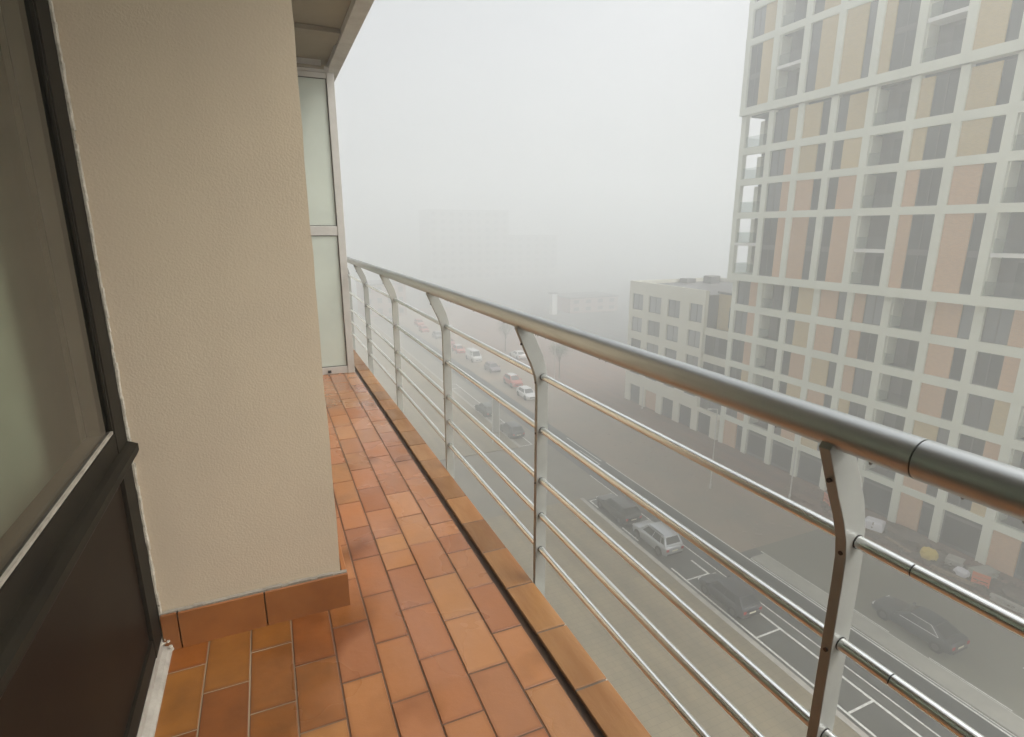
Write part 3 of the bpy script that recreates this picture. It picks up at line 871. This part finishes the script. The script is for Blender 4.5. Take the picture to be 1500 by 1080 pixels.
# corner loggias, open to two sides
for z0, z1 in ((7.98, 10.75), (4.99, 7.32), (1.73, 4.38), (-1.3, 1.13), (-4.45, -1.58)):
    tb("loggia_slab", M['facade'], XM + 0.515, XM + 3.0, GRID[1] - PW + .0, TY1, z0 - .3, z0)
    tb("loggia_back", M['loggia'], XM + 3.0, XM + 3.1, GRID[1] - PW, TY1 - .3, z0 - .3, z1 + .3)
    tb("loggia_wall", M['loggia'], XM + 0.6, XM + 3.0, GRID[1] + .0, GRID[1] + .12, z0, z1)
    tb("balustrade", M['balustrade'], XM + 0.22, XM + 0.235, GRID[1] + PW + .01, GRID[0] - PW - .01, z0, z0 + 1.05)
    tb("balustrade", M['balustrade'], XM + 0.52, XM + 2.6, TY1 - .14, TY1 - .125, z0, z0 + 1.05)
    tb("corner_pier", M['facade'], XM + 2.6, XM + 3.0, TY1 - .5, TY1, z0, z1)
tb("loggia_slab", M['slab_white'], XM + .02, XM + .514, GRID[1] + PW + .002, GRID[0] - PW - .002, -1.58, -1.3)
# upper section, corbelled again
XU = 44.88
upz = [(20.9, 23.6), (17.8, 20.3), (11.7, 17.2), (24.2, 27.0)]
up_pat = [[(.5, 'g'), (.5, 'p')], [(1, 'd')], [(.38, 'g'), (.62, 'p')], [(.7, 'p'), (.3, 'g')], [(.32, 'p'), (.68, 'g')], [(1, 'd')],
          [(.68, 'p'), (.32, 'g')], [(.3, 'g'), (.7, 'p')], [(1, 'd')], [(.36, 'p'), (.64, 'g')], [(.66, 'p'), (.34, 'g')], [(1, 'd')], [(.5, 'g'), (.5, 'p')]]
section(XU, upz, up_pat, 0, [tn, tn, tn, tn])
for i, y in enumerate(GRID):
    y1 = TY1 if i == 0 else y + PW
    tb("pier", M['facade'], XU, XU + 0.5, y - PW, y1, 11.0, 27.05)
for z0, z1 in ((11.0, 11.7), (17.2, 17.8), (20.3, 20.9), (23.6, 24.2), (27.0, 27.9)):
    tb("floor_band", M['facade'], XU - 0.015, XU + 0.51, GRID[-1] - PW, TY1 + .015, z0, z1)
tb("soffit", M['facade'], XU + 0.515, XM + 0.6, GRID[-1] - PW, TY1, 11.02, 11.3)
# masses behind the facade
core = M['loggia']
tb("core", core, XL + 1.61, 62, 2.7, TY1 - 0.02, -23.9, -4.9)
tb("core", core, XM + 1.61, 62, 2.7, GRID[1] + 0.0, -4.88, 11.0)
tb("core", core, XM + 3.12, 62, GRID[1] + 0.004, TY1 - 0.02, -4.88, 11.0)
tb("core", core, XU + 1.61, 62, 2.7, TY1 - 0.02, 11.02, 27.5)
tb("end_wall", M['facade'], XL + .56, 62.1, TY1 - .015, TY1 + .01, -23.9, -4.9)
tb("end_wall", M['facade'], XM + 3.11, 62.1, TY1 - .016, TY1 + .01, -4.88, 11.0)
tb("end_wall", M['facade'], XU + .52, 62.1, TY1 - .015, TY1 + .01, 11.02, 27.5)
tb("end_wall", M['facade'], XM + .515, 62.1, 2.6, 2.69, -23.9, 27.5)
tb("roof", M['roof_dark'], XU + .4, 62.1, 2.6, TY1, 27.505, 27.7)

# ------------------------------------------------------------------ low building beyond the tower
lb = thing("low_apartment_block", "low cream apartment block with square windows and a dark flat roof next to the tower", "building", (53, 57, 0))
def lw(name, mat, x0, x1, y0, y1, z0, z1, par=None):
    return B().box(x0, x1, y0, y1, z0, z1).build(name, mat, par or lb)
LX = 46.2
WY = [(63.7, 61.3), (60.1, 57.5), (56.2, 53.9), (52.2, 50.0)]
WZ = [(-10.65, -8.5), (-13.7, -11.7), (-16.7, -14.75), (-19.75, -17.8)]
lw("core", M['loggia'], LX + .5, 61.5, 49.7, 64.3, -23.88, -7.5)
ys = [64.4] + [v for p in WY for v in p] + [49.6]
for k in range(0, len(ys), 2):
    lw("wall_pier", M['facade_low'], LX, LX + .49, ys[k + 1], ys[k], -20.9, -6.85)
for a, b in WY:
    zz = [-20.9] + [v for p in reversed(WZ) for v in p] + [-6.85]
    for k in range(0, len(zz), 2):
        lw("spandrel", M['facade_low'], LX + .004, LX + .485, b, a, zz[k], zz[k + 1])
    for z0, z1 in WZ:
        f = B(); t = .08; ym = (a + b) / 2
        f.box(LX + .2, LX + .3, b, b + t, z0, z1).box(LX + .2, LX + .3, a - t, a, z0, z1).box(LX + .2, LX + .3, b + t, a - t, z0, z0 + t).box(LX + .2, LX + .3, b + t, a - t, z1 - t, z1)
        f.box(LX + .21, LX + .29, ym - .05, ym + .05, z0 + t, z1 - t)
        fo = f.build("window", M['win_frame'], lb)
        B().box(LX + .24, LX + .26, b + .04, a - .04, z0 + .04, z1 - .04).build("pane", M['win_low'], fo)
lw("ground_beam", M['facade_low'], LX - .02, LX + .49, 45.75, 64.42, -21.3, -20.9)
gy = [64.4, 60.9, 57.3, 53.9, 50.5, 47.2]
for i, y in enumerate(gy):
    lw("ground_pillar", M['facade_low'], LX, LX + .5, y - 1.15, y, -23.88, -21.3)
for i in range(5):
    a, b = gy[i] - 1.15, gy[i + 1]
    lw("shop_window", M['brick_pink'] if i == 1 else M['win_dark'], LX + .25, LX + .3, b, a, -23.88, -21.3)
lw("parapet", M['facade_low'], LX + .02, LX + .3, 49.62, 64.38, -7.5 + .6, -6.8)
for n_, a in (("roof", (LX + .3, 61.5, 49.7, 64.3, -7.49, -7.35)),):
    lw(n_, M['roof_dark'], *a)
lw("parapet", M['facade_low'], LX + .31, 61.6, 64.1, 64.4, -7.34, -6.86)
lw("parapet", M['facade_low'], 61.3, 61.6, 49.7, 64.09, -7.34, -6.86)
for x, y, h in ((57, 60.5, 1.0), (59.5, 63, 0.8), (54.5, 62.5, 0.6)):
    lw("roof_unit", M['roof_dark'], x, x + 1.6, y, y + 1.5, -7.34, -7.34 + h)
# recessed balcony stack between the block and the tower
lw("recess_wall", M['brick_tan'], 48.3, 48.6, 45.7, 49.69, -11.4, -7.2)
lw("recess_wall", M['loggia'], 48.3, 48.6, 45.7, 49.69, -23.88, -11.41)
lw("recess_roof", M['roof_dark'], 48.0, 61.5, 45.72, 49.69, -7.19, -6.95)
for i, z in enumerate((-11.6, -14.8, -17.9)):
    lw("balcony_slab", M['facade_low'], 46.5, 48.29, 45.75, 49.58, z - .35, z)
    lw("balcony_front", M['facade_low'], 46.5, 46.62, 45.75, 49.58, z + .001, z + .55)
    lw("window", M['win_dark'], 48.22, 48.29, 46.3, 49.0, z - 2.6, z - .45)
lw("window", M['win_dark'], 48.2, 48.29, 46.4, 47.8, -11.0, -8.6)

# ------------------------------------------------------------------ far buildings in the fog
def far_block(name, label, x0, x1, y0, y1, h, mat, rows, cols, cat="building"):
    t = thing(name, label, cat, ((x0 + x1) / 2, (y0 + y1) / 2, 0))
    MB().box(x0, x1, y0, y1, 0, h).build("wall", mat, t)
    MB().box(x0 - .2, x1 + .2, y0 - .2, y1 + .2, h + .001, h + .35).build("roof", M['roof_dark'], t)
    for r in range(rows):
        for c in range(cols):
            x = x0 + (x1 - x0) * (c + .28) / cols; xx = x0 + (x1 - x0) * (c + .72) / cols
            z = h * (r + .3) / rows; z2 = h * (r + .8) / rows
            f = MB().box(x, xx, y0 - .08, y0 - .003, z, z2).build("window", M['win_frame'], t)
            MB().box(x + .1, xx - .1, y0 - .1, y0 - .082, z + .1, z2 - .1).build("pane", M['win_dark'], f)
    return t
far_block("distant_block", "dark slab of a building barely showing through the fog", 72, 113, 262, 280, 33, M['far_wall'], 9, 9)
far_block("distant_block", "lower fogged block joined to the right of the dark distant slab", 113.6, 143, 266, 284, 21, M['far_wall'], 6, 6)
far_block("brick_house", "small reddish brick house fading into the fog beyond the low block", 81, 97.5, 142, 154, 4.3, M['brick_red'], 2, 4, "house")
far_block("white_kiosk", "narrow white kiosk tower standing pale in the fog left of the brick house", 75, 76.6, 142, 144, 6.0, M['slab_white'], 0, 0, "tower")
far_block("brick_house", "red brick house at the far end of the parked cars", 24, 36, 158, 170, 9, M['brick_red'], 3, 4, "house")

# ------------------------------------------------------------------ cars
paintc = {}
def paint(name, c, metal=0.3, rough=0.28):
    if name not in paintc:
        paintc[name] = pmat("paint_" + name, c, rough, metal)
        b = paintc[name].node_tree.nodes["Principled BSDF"]
        b.inputs['Coat Weight'].default_value = 0.6; b.inputs['Coat Roughness'].default_value = 0.08
    return paintc[name]

KIND = {
    # L, W, H, belt, hood, windscreen base, roof front, roof rear, rear glass base, tail height
    'suv':    (4.35, 1.84, 1.66, 1.02, 0.95, 1.05, 0.35, -1.65, -2.02, 1.02),
    'sedan':  (4.75, 1.86, 1.43, 0.92, 0.80, 0.95, 0.15, -1.15, -1.95, 0.98),
    'hatch':  (4.15, 1.76, 1.47, 0.92, 0.82, 1.05, 0.40, -1.45, -1.95, 0.95),
    'estate': (4.65, 1.84, 1.50, 0.94, 0.84, 1.00, 0.30, -1.75, -2.20, 0.96),
    'van':    (4.70, 1.92, 2.05, 1.10, 1.05, 1.70, 1.20, -2.28, -2.33, 1.10),
}
def car(name, label, cat, kind, pm, x, y, rotz=0.0, group=None, roofm=None):
    L, Wd, H, belt, hood, wb, rf, rr, rb, tail = KIND[kind]
    t = thing(name, label, cat, (x, y, 0.014), group, rotz)
    hw = Wd / 2
    F, R = L / 2, -L / 2
    st = [(F, .40, .60, .70), (F - .05, .24, hood - .16, .84), (F - .22, .20, hood - .07, .93), (F - .55, .19, hood - .01, .985),
          (wb + .25, .19, (hood + belt) / 2, 1.0), (wb - .1, .19, belt, 1.0), (0, .19, belt + .01, 1.0), (R + .9, .19, belt + .02, 1.0),
          (R + .35, .21, max(tail, belt - .02), .975), (R + .1, .26, tail - .04, .93), (R + .02, .34, tail - .13, .86), (R, .45, tail - .28, .80)]
    rings = []
    for yy, zl, zt, k in st:
        w_ = hw * k
        half = [(w_ * .86, zl), (w_ * .97, zl + .09), (w_, zl + .22), (w_ * 1.0, (zl + zt) / 2 + .05), (w_ * .975, zt - .09), (w_ * .90, zt - .015), (w_ * .45, zt + .025)]
        ring = [(a, yy, b) for a, b in half] + [(-a, yy, b) for a, b in reversed(half)]
        rings.append(ring)
    m = MB().loft(rings)
    body = m.build("body", pm, t, smooth=True, world=False)
    # cabin
    bw_, rw = hw * .90, hw * .69
    zb = belt - .03
    zr = H - .05
    pb = [(bw_, wb, zb), (bw_, rb, max(tail, belt) - .05), (-bw_, rb, max(tail, belt) - .05), (-bw_, wb, zb)]
    ym = (rf + rr) / 2
    pr = [(rw, rf, zr), (rw, rr, zr - .02), (-rw, rr, zr - .02), (-rw, rf, zr)]
    cab = MB().add(pb + pr, [(0, 1, 5, 4), (1, 2, 6, 5), (2, 3, 7, 6), (3, 0, 4, 7), (4, 5, 6, 7)])
    cab.build("cabin", pm, t, world=False)
    # crowned roof panel
    rg = []
    for yy, dz, k in ((rf + .03, 0, .96), (rf - .25, .035, 1.0), (ym, .05, 1.0), (rr + .25, .03, 1.0), (rr - .02, -.02, .96)):
        rg.append([(rw * k, yy, zr + dz - .02), (rw * .8 * k, yy, zr + dz + .005), (0, yy, zr + dz + .015), (-rw * .8 * k, yy, zr + dz + .005), (-rw * k, yy, zr + dz - .02)])
    mm = MB()
    n_ = 5
    vs = [p for r_ in rg for p in r_]
    mm.add(vs, [(k * n_ + i, k * n_ + i + 1, (k + 1) * n_ + i + 1, (k + 1) * n_ + i) for k in range(4) for i in range(4)])
    mm.build("roof_panel", roofm or pm, t, smooth=True, world=False)
    def quad(name_, A, Bq, Cq, D, mat, out=.012):
        A, Bq, Cq, D = map(Vector, (A, Bq, Cq, D))
        n = (Bq - A).cross(D - A).normalized() * out
        c = (A + Bq + Cq + D) / 4
        if n.dot(c - Vector((0, (wb + rb) / 2, H * .55))) < 0: n = -n
        MB().add([p + n for p in (A, Bq, Cq, D)] + [p - n * 2 for p in (A, Bq, Cq, D)],
                 [(0, 1, 2, 3), (7, 6, 5, 4), (0, 4, 5, 1), (1, 5, 6, 2), (2, 6, 7, 3), (3, 7, 4, 0)]).build(name_, mat, t, world=False)
    def lerp(a, b, k): return tuple(a[i] + (b[i] - a[i]) * k for i in range(3))
    def sub(P0, P1, P2, P3, u0, u1, v0, v1):
        f = lambda u, v: lerp(lerp(P0, P1, u), lerp(P3, P2, u), v)
        return f(u0, v0), f(u1, v0), f(u1, v1), f(u0, v1)
    quad("windscreen", *sub(pb[3], pb[0], pr[0], pr[3], .06, .94, .08, .93), M['car_glass'])
    quad("rear_window", *sub(pb[1], pb[2], pr[2], pr[1], .09, .91, .22 if kind != 'sedan' else .1, .90), M['car_glass'])
    for s in (0, 1):
        a, b, c, d = (pb[0], pb[1], pr[1], pr[0]) if s == 0 else (pb[3], pb[2], pr[2], pr[3])
        if kind == 'van':
            quad("side_window", *sub(a, b, c, d, .05, .30, .12, .86), M['car_glass'])
        else:
            quad("side_window", *sub(a, b, c, d, .09, .46, .12, .88), M['car_glass'])
            quad("side_window", *sub(a, b, c, d, .49, .80, .12, .88), M['car_glass'])
            if kind in ('suv', 'estate'): quad("side_window", *sub(a, b, c, d, .83, .95, .2, .82), M['car_glass'])
    for s in (-1, 1):
        MB().box(s * hw * .55, s * hw * .88, F - .16, F - .075, hood - .25, hood - .13).build("headlight", M['lamp_clear'], t, world=False)
        MB().box(s * hw * .62, s * hw * .86, R + .03, R - .012, tail - .36, tail - .18).build("tail_light", M['lamp_red'], t, world=False)
        if kind == 'sedan':
            MB().tube((s * (bw_ + .01), wb - .35, zb + .03), (s * (bw_ + .01), rb + .35, zb + .045), .02, 6).tube((s * (rw + .015), rf - .05, zr - .03), (s * (rw + .015), rr + .1, zr - .05), .016, 6).tube((s * (rw + .015), rr + .1, zr - .05), (s * (bw_ + .01), rb + .35, zb + .045), .018, 6).build("window_trim", M['trim'], t, smooth=True, world=False)
        mr = MB().box(s * (hw - .02), s * (hw + .17), wb - .16, wb - .04, belt - .02, belt + .13).build("wing_mirror", pm, t, bevel=.02, world=False)
        if kind in ('suv', 'estate'):
            MB().tube((s * rw * .95, rf - .1, zr + .07), (s * rw * .95, rr + .15, zr + .06), .02, 8).build("roof_rail", M['rim'], t, smooth=True, world=False)
        for yy in (F - .88, R + .80):
            wr = .34 if kind in ('suv', 'van') else .32
            MB().tube((s * (hw - .10), yy, wr + .01), (s * (hw + .004), yy, wr + .01), wr + .065, 24).build("wheel_arch", M['plastic_black'], t, world=False)
            wh = MB().tube((s * (hw - .2), yy, wr), (s * (hw + .012), yy, wr), wr, 24).build("wheel", M['tyre'], t, smooth=True, world=False)
            rm = MB().tube((s * hw, yy, wr), (s * (hw + .022), yy, wr), wr * .64, 16)
            rm.build("rim", M['rim'], wh, smooth=True, world=False)
    MB().box(-.26, .26, R - .014, R + .03, tail - .42, tail - .31).build("number_plate", M['plate'], t, world=False)
    MB().box(-hw * .74, hw * .74, R - .02, R + .06, .32, .44).build("bumper", M['plastic_black'], t, bevel=.02, world=False)
    MB().box(-hw * .5, hw * .5, F - .05, F + .012, .44, .56).build("grille", M['plastic_black'], t, bevel=.01, world=False)
    return t

G1 = "cars parked along the near kerb"
car("parked_car", "black estate car parked last before the junction, beside the corner of the bays", "car", 'estate', paint('black', (.018, .02, .022)), 26.0, 36.35, 0, G1)
car("parked_car", "silver grey car with roof rails parked between two dark cars", "car", 'suv', paint('silver', (.42, .44, .46), .7, .3), 26.05, 31.1, 0, G1)
car("parked_car", "dark blue-black hatchback parked nearest in the bays, just left of the railing post", "car", 'hatch', paint('navy', (.02, .024, .035)), 26.0, 23.55, 0, G1)
car("moving_car", "dark grey saloon driving alone in the pale far lane", "car", 'sedan', paint('slate', (.035, .039, .047), .4), 34.6, 16.75, 0.0)
G2 = "cars queued in the fog down the street"
far = [
    ("white hatchback, nearest of the fogged queue of cars", 'hatch', 'white', (.75, .75, .73), 33.4, 70.8),
    ("red car with a pale roof behind the first white one in the fog", 'suv', 'red', (.50, .09, .06), 34.3, 77.8),
    ("dull purple car in the fogged queue between the red car and the white van", 'hatch', 'plum', (.12, .07, .09), 34.6, 87.5),
    ("boxy white van in the fogged queue of cars", 'van', 'white', (.75, .75, .73), 34.4, 96.5),
    ("red car with a pale roof just past the white van in the fog", 'hatch', 'red', (.50, .09, .06), 34.0, 104.5),
    ("dark red car faint in the fog past the white van", 'hatch', 'maroon', (.35, .06, .06), 34.5, 112.5),
    ("pale car far back in the fog beside the queue", 'hatch', 'white', (.75, .75, .73), 39.5, 128),
    ("faint orange red car near the far end of the queue", 'hatch', 'red', (.50, .09, .06), 33.6, 130),
    ("last faint red car visible in the fog down the street", 'suv', 'red', (.50, .09, .06), 34.8, 139),
    ("grey car almost lost in the fog at the queue's end", 'hatch', 'grey', (.2, .2, .21), 34.5, 121),
]
for lab, kind, pn, pc, x, y in far:
    car("queued_car" if kind != 'van' else "queued_van", lab, "car" if kind != 'van' else "van", kind, paint(pn, pc, .1), x, y, math.pi, G2, paint('white', (.75, .75, .73), .1) if 'pale roof' in lab else None)
car("parked_car", "dark greenish car parked in the outlined bays past the side street", "car", 'estate', paint('forest', (.03, .045, .038)), 25.3, 66.3, 0, "cars parked past the side street")
car("parked_car", "dark grey car parked nearest the side street in the outlined far bays", "car", 'hatch', paint('slate', (.035, .039, .047), .4), 25.3, 57.8, 0, "cars parked past the side street")
car("parked_car", "white car parked beside the far pavement left of the low block", "car", 'sedan', paint('white', (.75, .75, .73), .1), 43.0, 95.3, 0, "cars by the far pavement")
car("parked_car", "pale silver car half lost in fog at the low block's far corner", "car", 'hatch', paint('silver', (.42, .44, .46), .7, .3), 58.5, 96.0, 1.3, "cars by the far pavement")

# ------------------------------------------------------------------ street furniture
def lamp(label, x, y, h, arm=0.0, z=0.0):
    t = thing("lamp_post", label, "lamp post", (x, y, z), "slim pale posts along the street")
    MB().tube((0, 0, 0), (0, 0, .5), .10, 12).build("base", M['steel'], t, smooth=True, world=False)
    MB().tube((0, 0, .5), (0, 0, h), .065, 12, .045).build("pole", M['steel'], t, smooth=True, world=False)
    if arm:
        MB().tube((0, 0, h - .03), (arm, 0, h + .12), .035, 8).build("arm", M['steel'], t, smooth=True, world=False)
        MB().cbox(arm - .35 if arm < 0 else arm, arm if arm < 0 else arm + .35, -.11, .11, h + .06, h + .17, .02).build("lamp_head", M['steel'], t, world=False)
    else:
        MB().tube((0, 0, h), (0, 0, h + .25), .09, 10, .05).build("lamp_head", M['steel'], t, smooth=True, world=False)
    return t
lamp("slim pale lamp post standing in the middle of the brown carriageway", 36.8, 36.8, 8.0, -.8)
lamp("short pale post at the kerb before the tower's ground floor", 41.9, 32.2, 4.9)
lamp("small pale post on the pavement before the low block", 45.5, 59.2, 3.0)
lamp("tall thin post faint in the fog right of the queue of cars", 41.1, 76.6, 6.5)
sg = thing("info_sign", "tall blank grey board between two pale posts at the side street corner", "sign", (22.4, 55.7, 0.12))
for dx in (-.42, .42):
    MB().tube((dx, 0, 0), (dx, 0, 5.6), .07, 10).build("post", M['steel'], sg, smooth=True, world=False)
MB().cbox(-.34, .34, -.04, .04, 1.2, 5.4, .01).build("board", M['median'], sg, world=False)

def street_tree(label, x, y, h, seed, crown_r):
    rnd = random.Random(seed)
    t = thing("street_tree", label, "tree", (x, y, .12), "thin trees along the far pavement")
    tr = MB()
    tr.tube((0, 0, 0), (.05, .03, h * .45), .11, 8, .075)
    tips = []
    for k in range(9):
        a = k * 2.4 + rnd.uniform(-.3, .3); z0 = h * rnd.uniform(.3, .5)
        e = (math.cos(a) * crown_r * rnd.uniform(.4, .85), math.sin(a) * crown_r * rnd.uniform(.4, .85), h * rnd.uniform(.6, .98))
        tr.tube((.04, .02, z0), e, .045, 6, .012); tips.append(e)
        for q in range(3):
            f = rnd.uniform(.45, .9)
            p0 = (.04 + (e[0] - .04) * f, .02 + (e[1] - .02) * f, z0 + (e[2] - z0) * f)
            e2 = (p0[0] + rnd.uniform(-.7, .7), p0[1] + rnd.uniform(-.7, .7), p0[2] + rnd.uniform(.1, .8))
            tr.tube(p0, e2, .016, 5, .006); tips.append(e2)
    tr.build("trunk", M['bark'], t, world=False)
    cr = MB()
    for e in tips:
        for k in range(40):
            px, py, pz = (e[i] + rnd.gauss(0, .36) for i in range(3))
            u = rnd.uniform(.09, .19); a = rnd.uniform(0, 6.28); b_ = rnd.uniform(-.7, .7)
            dx, dy, dz = u * math.cos(a), u * math.sin(a), u * b_
            cr.add([(px - dx, py - dy, pz - dz), (px + dy * .5, py - dx * .5, pz), (px + dx, py + dy, pz + dz), (px - dy * .5, py + dx * .5, pz)], [(0, 1, 2, 3)])
    c_ = cr.build("crown", M['leaf'], t, world=False); c_['kind'] = 'stuff'
    return t
M['bark'] = pmat('bark', (0.09, 0.075, 0.06), 0.9)
M['leaf'] = pmat('leaf', (0.075, 0.11, 0.05), 0.7, col2=(0.11, 0.12, 0.05), scale=1.2)
street_tree("thin green street tree fading in fog beside the tall thin post", 42.6, 77.8, 7.0, 3, 1.5)
street_tree("faint street tree farther back along the far pavement, past the white parked car", 42.8, 101, 7.5, 4, 1.8)

# things lying in front of the tower
def rnd_lump(name, label, cat, mat, x, y, sx, sy, h, z=0.124, group=None, seed=0):
    rnd = random.Random(seed)
    t = MB()
    rings = []
    for k, (f, zz) in enumerate(((.92, 0), (1.0, .35), (.96, .7), (.7, .93), (.25, 1.0))):
        ring = []
        for i in range(12):
            a = 2 * math.pi * i / 12
            c_, s_ = math.cos(a), math.sin(a)
            q = (abs(c_) ** 4 + abs(s_) ** 4) ** -.25
            j = rnd.uniform(.9, 1.1)
            ring.append((x + c_ * q * f * sx * j, y + s_ * q * f * sy * j, z + h * zz * rnd.uniform(.93, 1.05)))
        rings.append(ring)
    o = t.loft(rings).build(name, mat, smooth=False, org=(x, y, z))
    o.location = (x, y, z)
    return tag(o, label, cat, group)
M['tarp'] = pmat("white_sheet", (0.72, 0.71, 0.76), 0.45)
M['yellow'] = pmat("yellow_bag", (0.62, 0.46, 0.07), 0.6)
M['orange'] = pmat("orange_plastic", (0.62, 0.16, 0.05), 0.5)
M['wood'] = pmat("raw_wood", (0.30, 0.22, 0.14), 0.8, col2=(0.2, 0.15, 0.1), scale=6)
pw = thing("wrapped_pallet", "white sheet-wrapped pallet lying just right of the nearest railing post", "pallet", (43.6, 25.5, .124), rotz=.35)
o = MB()
rings = []
for f, zz in ((1, 0.0), (1.02, .35), (.97, .62), (.8, .72)):
    rings.append([(f * .5 * sx_, f * .68 * sy_, .15 + zz) for sx_, sy_ in ((-1, -1), (0, -1.03), (1, -1), (1.03, 0), (1, 1), (0, 1.03), (-1, 1), (-1.03, 0))])
o.loft(rings).build("wrapping", M['tarp'], pw, world=False)
for dx in (-.5, 0, .5):
    MB().box(dx * .8 - .06, dx * .8 + .06, -.68, .68, .0, .14).build("skid", M['wood'], pw, world=False)
MB().box(-.515, .515, -.05, .05, .3, .84).build("strap", M['litter'], pw, world=False)
rnd_lump("builders_bag", "yellow bulk sack standing on the earth strip", "bag", M['yellow'], 43.4, 21.2, .42, .55, .75, seed=1)
def barrier(label, x, y, rz):
    t = thing("safety_barrier", label, "barrier", (x, y, .124), "orange safety barriers", rz)
    for dx in (-.45, .45):
        MB().box(dx - .05, dx + .05, -.25, .25, 0, .08).build("foot", M['plastic_black'], t, world=False)
        MB().box(dx - .04, dx + .04, -.03, .03, .081, 1.0).build("upright", M['orange'], t, world=False)
    for z in (.3, .6, .88):
        MB().box(-.409, .409, -.025, .025, z - .11, z + .11).build("board", M['orange'], t, world=False)
    return t
barrier("orange plastic barrier on the pavement left of the nearest post", 43.9, 30.0, 1.2)
barrier("orange plastic barrier among rubble right of the yellow sack", 42.9, 17.6, 1.9)
def stack(label, mat, x, y, rz, n, lx, ly, lz, cat):
    t = thing("slab_stack" if mat is not M['wood'] else "plank_stack", label, cat, (x, y, .124), None, rz)
    for k in range(n):
        a = random.uniform(-.08, .08)
        o = MB().box(-lx, lx, -ly, ly, 0, lz * .92).build("slab" if mat is not M['wood'] else "plank", mat, t, world=False)
        o.location = (random.uniform(-.06, .06), random.uniform(-.06, .06), k * lz); o.rotation_euler = (0, 0, a)
    return t
stack("low stack of pale paving slabs just right of the yellow sack", M['kerb'], 44.3, 19.9, .3, 4, .5, .5, .12, "slabs")
stack("wide stack of grey concrete slabs near the shop fronts", M['median'], 44.4, 18.2, -.2, 5, .8, .45, .12, "slabs")
stack("heap of raw planks at the kerb left of the second orange barrier", M['wood'], 42.4, 19.0, .15, 4, .12, 1.3, .06, "planks")
stack("long pale beams lying along the kerb beside the rubble", M['kerb'], 42.3, 15.0, .1, 3, .14, 1.6, .14, "beams")
stack("short stack of grey kerb blocks beside the white wrapped pallet", M['kerb'], 44.3, 27.3, .5, 3, .45, .2, .16, "slabs")
stack("loose brown boards lying between the white pallet and the yellow sack", M['wood'], 43.0, 23.2, -.25, 3, .14, 1.1, .05, "planks")
rnd_lump("rubble_sack", "small rust stained sack leaning by the loose brown boards", "bag", M['planting'], 44.2, 22.2, .3, .35, .45, seed=8)
rnd_lump("earth_pile", "brown heap of earth against the tower's shop front", "earth pile", M['soil'], 44.6, 23.6, .9, 1.6, .7, seed=3)
rnd_lump("earth_pile", "lower heap of earth beside the last orange barrier", "earth pile", M['soil'], 43.8, 15.2, 1.0, 1.4, .6, seed=5)
rnd_lump("rubble_sack", "grey rubble sack slumped between the planks and the slabs", "bag", M['tarp'], 43.3, 18.9, .35, .45, .5, seed=6)

# ------------------------------------------------------------------ the fog
hz = bpy.data.materials.new("fog")
hz.use_nodes = True
n, l = hz.node_tree.nodes, hz.node_tree.links
n.remove(n["Principled BSDF"])
pv = n.new("ShaderNodeVolumePrincipled")
pv.inputs['Color'].default_value = (0.958, 0.975, 0.972, 1)
pv.inputs['Density'].default_value = 0.0108
pv.inputs['Anisotropy'].default_value = 0.57
l.new(pv.outputs[0], n["Material Output"].inputs['Volume'])
ho = MB().box(-430, 430, -430, 430, -1.0, 56).build("haze", hz)
ho['kind'] = 'stuff'; ho['label'] = "thick pale fog filling the whole street"; ho['category'] = "fog"
